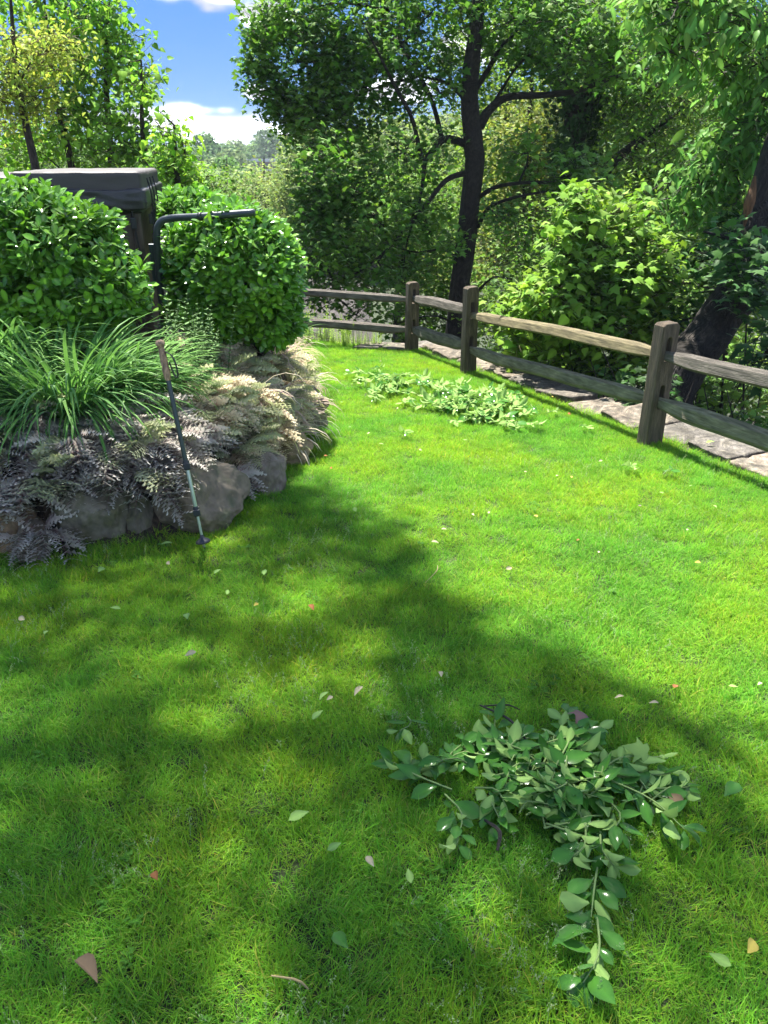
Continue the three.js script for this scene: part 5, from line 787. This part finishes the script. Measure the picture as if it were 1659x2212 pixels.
// ------------------------------------------------------------------ clippings and fallen leaves on the lawn
seed(511);
const clipLeaf = [leafGeo(0.072, 0.034, 'obovate', 0.55, 0.5, 0.10), leafGeo(0.066, 0.030, 'ovate', 0.5, -0.35, 0.10), leafGeo(0.070, 0.036, 'obovate', 0.18, 0.12, 0.10), leafGeo(0.064, 0.033, 'obovate', 0.28, 0.28, 0.10), leafGeo(0.074, 0.036, 'ovate', 0.12, -0.1, 0.10), leafGeo(0.056, 0.028, 'obovate', 0.4, 0.2, 0.10)];
function sprig(p0, p1, label, group, o = {}) {
  const g = thing('cut_sprig', label, 'cut sprig', p0.toArray(), group), ax = p1.clone().sub(p0), L = ax.length(), mid = ax.clone().multiplyScalar(0.5).add(V(R(-0.03, 0.03), R(0.0, 0.03), R(-0.03, 0.03)));
  part('stem', limbGeo([V(0, 0, 0), mid, ax], [0.0030, 0.0024, 0.0014], 5, 0, 0.03), M.stem, g);
  const c = new THREE.QuadraticBezierCurve3(V(0, 0, 0), mid.clone().multiplyScalar(1.0), ax), n = o.n || Math.round(6 + L / 0.035), dir = ax.clone().normalize(), flip = rand() < (o.pale ?? 0.45);
  for (let i = 0; i < n; i++) { const t = Math.min(1, 0.15 + 0.87 * i / (n - 1)), a = i * 2.4 + R(-0.4, 0.4), side = V(dir.z, 0, -dir.x), d = dir.clone().multiplyScalar(R(0.25, 0.9)).addScaledVector(side, Math.cos(a) * R(0.7, 1.1)); d.y = Math.sin(a) * 0.24 + 0.03; const pale = flip ? rand() < 0.8 : rand() < 0.22;
    const m = part('leaf', pick(clipLeaf), pale ? M.clipPale : M.clipDark, g, pale ? 'pale leaf turned underside up' : undefined); m.position.copy(c.getPoint(t)); m.quaternion.copy(aim(d, V(R(-0.6, 0.6), pale ? -1 : 1, R(-0.6, 0.6)))); m.scale.setScalar((o.size || 1) * R(0.6, 1.2) * (i > n - 3 ? 0.8 : 1)); }
  return g;
}
const over = (u, v, h) => { const p = spot(u, v); p.y += h; return p; };
{
  const heap = 'cut leafy sprig in the heap of clippings lying in the foreground', hg = 'sprigs in the foreground heap';
  const named = [
    [1285, 1905, 1272, 2010, 0.05, 'cut sprig trailing below the foreground heap, last but one'], [1285, 2010, 1255, 2150, 0.045, 'lowest sprig of the foreground heap, its tip nearest the bottom edge'], [880, 1572, 862, 1600, 0.045, 'small five-leaved sprig lying apart at the upper left of the heap'], [975, 1735, 850, 1672, 0.05, 'sprig pointing left at the left end of the foreground heap'], [1150, 1720, 1225, 1570, 0.06, 'sprig pointing away at the top of the foreground heap'],
    [1300, 1720, 1470, 1830, 0.07, 'pale sprig reaching right at the right end of the foreground heap'], [1290, 1700, 1425, 1665, 0.06, 'sprig at the right of the heap ending in broad pale leaves'], [960, 1745, 985, 1850, 0.05, 'thin sprig pointing down at the left of the foreground heap']];
  for (const [a, b, c, d, h, label] of named) sprig(over(a, b, h), over(c, d, h * 0.9), label, null, { size: 1.2, pale: label.includes('pale') ? 0.95 : 0.08, n: label.startsWith('small') ? 5 : undefined });
  for (let i = 0; i < 52; i++) { const a = R(0, 6.28), r = Math.sqrt(rand()), u = 1180 + Math.cos(a) * r * 225, v = 1712 + Math.sin(a) * r * 105 + (u - 1180) * 0.12, b = R(0, 6.28), k = 1 - r, h = 0.042 + 0.05 * k * R(0.4, 1.1); sprig(over(u, v, h), over(u + Math.cos(b) * R(60, 110), v + Math.sin(b) * R(40, 80), h + R(-0.02, 0.035)), heap, hg, { pale: u > 1120 ? 0.25 : 0.08, size: 1.05 }); }
  for (let i = 0; i < 2; i++) { const u = 1270 + R(-30, 30), v = 1815 + i * 22, b = R(0.9, 2.2); sprig(over(u, v, 0.055), over(u + Math.cos(b) * 50, v + Math.sin(b) * 80, 0.05), heap, hg, { pale: 0.15 }); }
  const row = 'cut sprig in the long heap of clippings beside the fence', rg = 'sprigs in the long heap by the fence';
  for (let i = 0; i < 110; i++) { const t = Math.pow(rand(), 0.9), u = mixn(785, 1150, t) + R(-18, 18), w = mixn(26, 30, t) * (t > 0.85 ? 0.7 : 1), v = mixn(832, 908, t) + R(-1, 1) * w, k = clamp(1 - Math.abs(v - mixn(832, 908, t)) / w), h = 0.045 + 0.085 * k * mixn(1, 0.35, t) * R(0.4, 1), b = R(0, 6.28); sprig(over(u, v, h), over(u + Math.cos(b) * R(18, 40), v + Math.sin(b) * R(8, 16), h + R(-0.03, 0.03)), row, rg, { n: 9, pale: 0.75, size: 1.25 }); }
  for (const [u, v, u1, label] of [[1250, 935, 1275, 'pale sprig on the lawn between the long heap and the nearest fence post'], [1340, 1022, 1366, 'pale four-leaved sprig on the lawn before the nearest fence post'], [1430, 1040, 1450, 'dark sprig on the lawn right of the four-leaved one'], [965, 922, 990, 'pale two-leaved sprig at the lower side of the long heap'], [872, 945, 880, 'sprig with one pale leaf standing up left of the long heap'], [1085, 935, 1100, 'pale sprig just below the right end of the long heap'], [1180, 905, 1205, 'pale sprig at the tail of the long heap']]) sprig(over(u, v, 0.05), over(u1, v + R(-6, 6), 0.055), label, null, { n: 5, pale: label.includes('pale') ? 1 : 0.1 });
  const twig = (u, v, u1, v1, label, mat = M.twig, r = 0.004) => { const a = over(u, v, 0.06), b = over(u1, v1, 0.05), m = a.clone().lerp(b, 0.5).add(V(0.02, 0.02, 0.01)); single('fallen_twig', limbGeo([a, m, b], [r * 0.6, r, r * 0.7], 6, 0.2, 0.02), mat, label, 'twig'); };
  twig(1035, 1555, 1140, 1635, 'dark bare twig lying across the top of the foreground heap'); twig(1045, 1808, 1072, 1868, 'brown broken twig at the lower edge of the foreground heap', M.barkGrey, 0.006); twig(590, 2148, 668, 2170, 'thin tan twig near the bottom edge of the photo', M.straw, 0.0028); twig(918, 1285, 945, 1242, 'thin pale stalk in the middle of the lawn', M.straw, 0.002); twig(1120, 1565, 1040, 1552, 'short dark twig tip above the foreground heap', M.twig, 0.003);
  const kinds = { mauve: [M.deadMauve, mapleGeo(0.07, 0.7)], brown: [M.deadBrown, leafGeo(0.075, 0.042, 'ovate', 0.8, 0.3)], rust: [M.deadRust, leafGeo(0.042, 0.03, 'ovate', 0.4, 0.3)], yellow: [M.deadYellow, leafGeo(0.045, 0.028, 'ovate', 0.3, 0.2)], cream: [M.deadCream, leafGeo(0.05, 0.026, 'lance', 0.5, 0.2)], green: [M.clipPale, leafGeo(0.062, 0.03, 'obovate', 0.3, 0.2)], dark: [M.clipDark, leafGeo(0.066, 0.034, 'obovate', 0.2, 0.15)], lobed: [M.clipPale, mapleGeo(0.095, 0.25)] };
  const leaf = (u, v, kind, label, s = 1, group, tilt = 0.5) => { const m = single(kind === 'mauve' || kind === 'lobed' ? 'fallen_maple_leaf' : 'fallen_leaf', kinds[kind][1], kinds[kind][0], label, 'fallen leaf', group), a = R(0, 6.28); m.position.copy(over(u, v, 0.05)); m.quaternion.copy(aim(V(Math.cos(a), R(0, 0.25), Math.sin(a)), V(R(-tilt, tilt), 1, R(-tilt, tilt) + 0.25))); m.scale.setScalar(s); return m; };
  const br = leaf(168, 2105, 'brown', 'large curled brown leaf in the bottom left corner', 1.0, null, 0.9); leaf(1255, 1578, 'mauve', 'mauve-brown maple leaf at the top of the foreground heap', 1.0).position.y += 0.03; leaf(1395, 1672, 'lobed', 'pale green lobed leaf at the right of the foreground heap', 0.85).position.y += 0.03; leaf(1555, 1752, 'dark', 'single dark green leaf lying right of the foreground heap', 1.25); leaf(1470, 1775, 'brown', 'rusty brown leaf at the right end of the foreground heap', 0.8);
  leaf(348, 1196, 'green', 'pale green leaf on the lawn left of the walking pole foot', 1.0); leaf(668, 1328, 'rust', 'orange leaf in the lit gap of the shade', 0.9); leaf(765, 1113, 'green', 'pale upright leaf at the edge of the shade', 0.85); leaf(785, 1508, 'cream', 'whitish curled leaf in the shade above the heap', 1); leaf(215, 1258, 'green', 'green leaf in the shade below the small low stone', 1); leaf(408, 1362, 'green', 'pale two-toned leaf in the shade below the walking pole', 0.9); leaf(428, 1432, 'cream', 'cream leaf in the middle of the left-hand shade', 0.9); leaf(672, 1782, 'green', 'crumpled pale leaf left of the foreground heap', 1); leaf(15, 2085, 'green', 'green leaf cut off by the left edge near the bottom', 1); leaf(1620, 2062, 'yellow', 'yellow leaf beside the bare soil at the right edge', 1); leaf(1520, 2090, 'green', 'small pale leaf by the bare soil at the bottom right', 0.8); leaf(1450, 1012 + 500, 'rust', 'orange leaf on the sunlit grass at the right', 0.7); leaf(755, 2085, 'dark', 'dark weed leaf near the bottom edge', 0.9); leaf(1540, 980, 'green', 'pale leaf lying on a cap stone at the right', 1).position.y += 0.04;
  const mixed = 'small fallen leaf scattered on the sunlit lawn', mg = 'small leaves scattered on the lawn';
  for (const [u, v, k] of [[700, 1000, 'rust'], [715, 1025, 'rust'], [760, 935, 'green'], [800, 948, 'cream'], [830, 975, 'green'], [905, 985, 'cream'], [1018, 1128, 'cream'], [1055, 1128, 'cream'], [1130, 1035, 'cream'], [1200, 1045, 'cream'], [1232, 1045, 'yellow'], [1300, 1010, 'cream'], [952, 1162, 'cream'], [1250, 1185, 'rust'], [1420, 1080, 'green'], [1495, 1065, 'green'], [1545, 1115, 'green'], [1290, 1215, 'cream'], [1510, 1235, 'yellow'], [1345, 1530, 'cream'], [1420, 1545, 'cream'], [1590, 1510, 'green'], [1640, 1500, 'cream'], [860, 893, 'cream'], [820, 790, 'cream'], [735, 880, 'green'], [1010, 965, 'green'], [1375, 1110, 'cream'], [1160, 1135, 'yellow'], [1090, 1250, 'cream'], [1480, 1165, 'cream'], [930, 775, 'cream'], [1225, 905, 'rust'], [1190, 868, 'yellow'], [620, 968, 'rust'], [640, 1002, 'cream']]) leaf(u, v, k, mixed.replace('fallen', { rust: 'orange', green: 'pale green', cream: 'cream-coloured', yellow: 'yellow' }[k] + ' fallen'), R(0.42, 0.75), mg);
  const shl = 'small fallen leaf in the shaded grass', shg = 'small leaves in the shaded grass';
  for (const [u, v, k] of [[495, 1295, 'green'], [560, 1325, 'yellow'], [700, 1560, 'green'], [720, 1530, 'cream'], [690, 1540, 'green'], [60, 1362, 'cream'], [100, 1395, 'green'], [240, 1335, 'green'], [575, 1250, 'green'], [930, 1190, 'cream'], [335, 1915, 'rust'], [740, 1850, 'green'], [790, 1880, 'cream'], [950, 1475, 'cream'], [880, 1905, 'green'], [480, 1250, 'green'], [370, 1240, 'cream']]) leaf(u, v, k, shl.replace('fallen', { rust: 'orange', green: 'pale green', cream: 'cream-coloured', yellow: 'yellow' }[k] + ' fallen'), R(0.55, 0.9), shg);
  for (const [u, v, s] of [[1130, 805, 0.8], [1150, 812, 0.9], [1335, 900, 0.9]]) { const q = leaf(u, v, 'brown', 'tan dead leaf lying by the cap stones', s, 'dead leaves by the cap stones'); q.position.y += 0.01; }
}

// the air between here and the far hill
scene.fog = new THREE.FogExp2(rgb(0.80, 0.88, 1.0), 0.0004);

renderer.render(scene, camera);
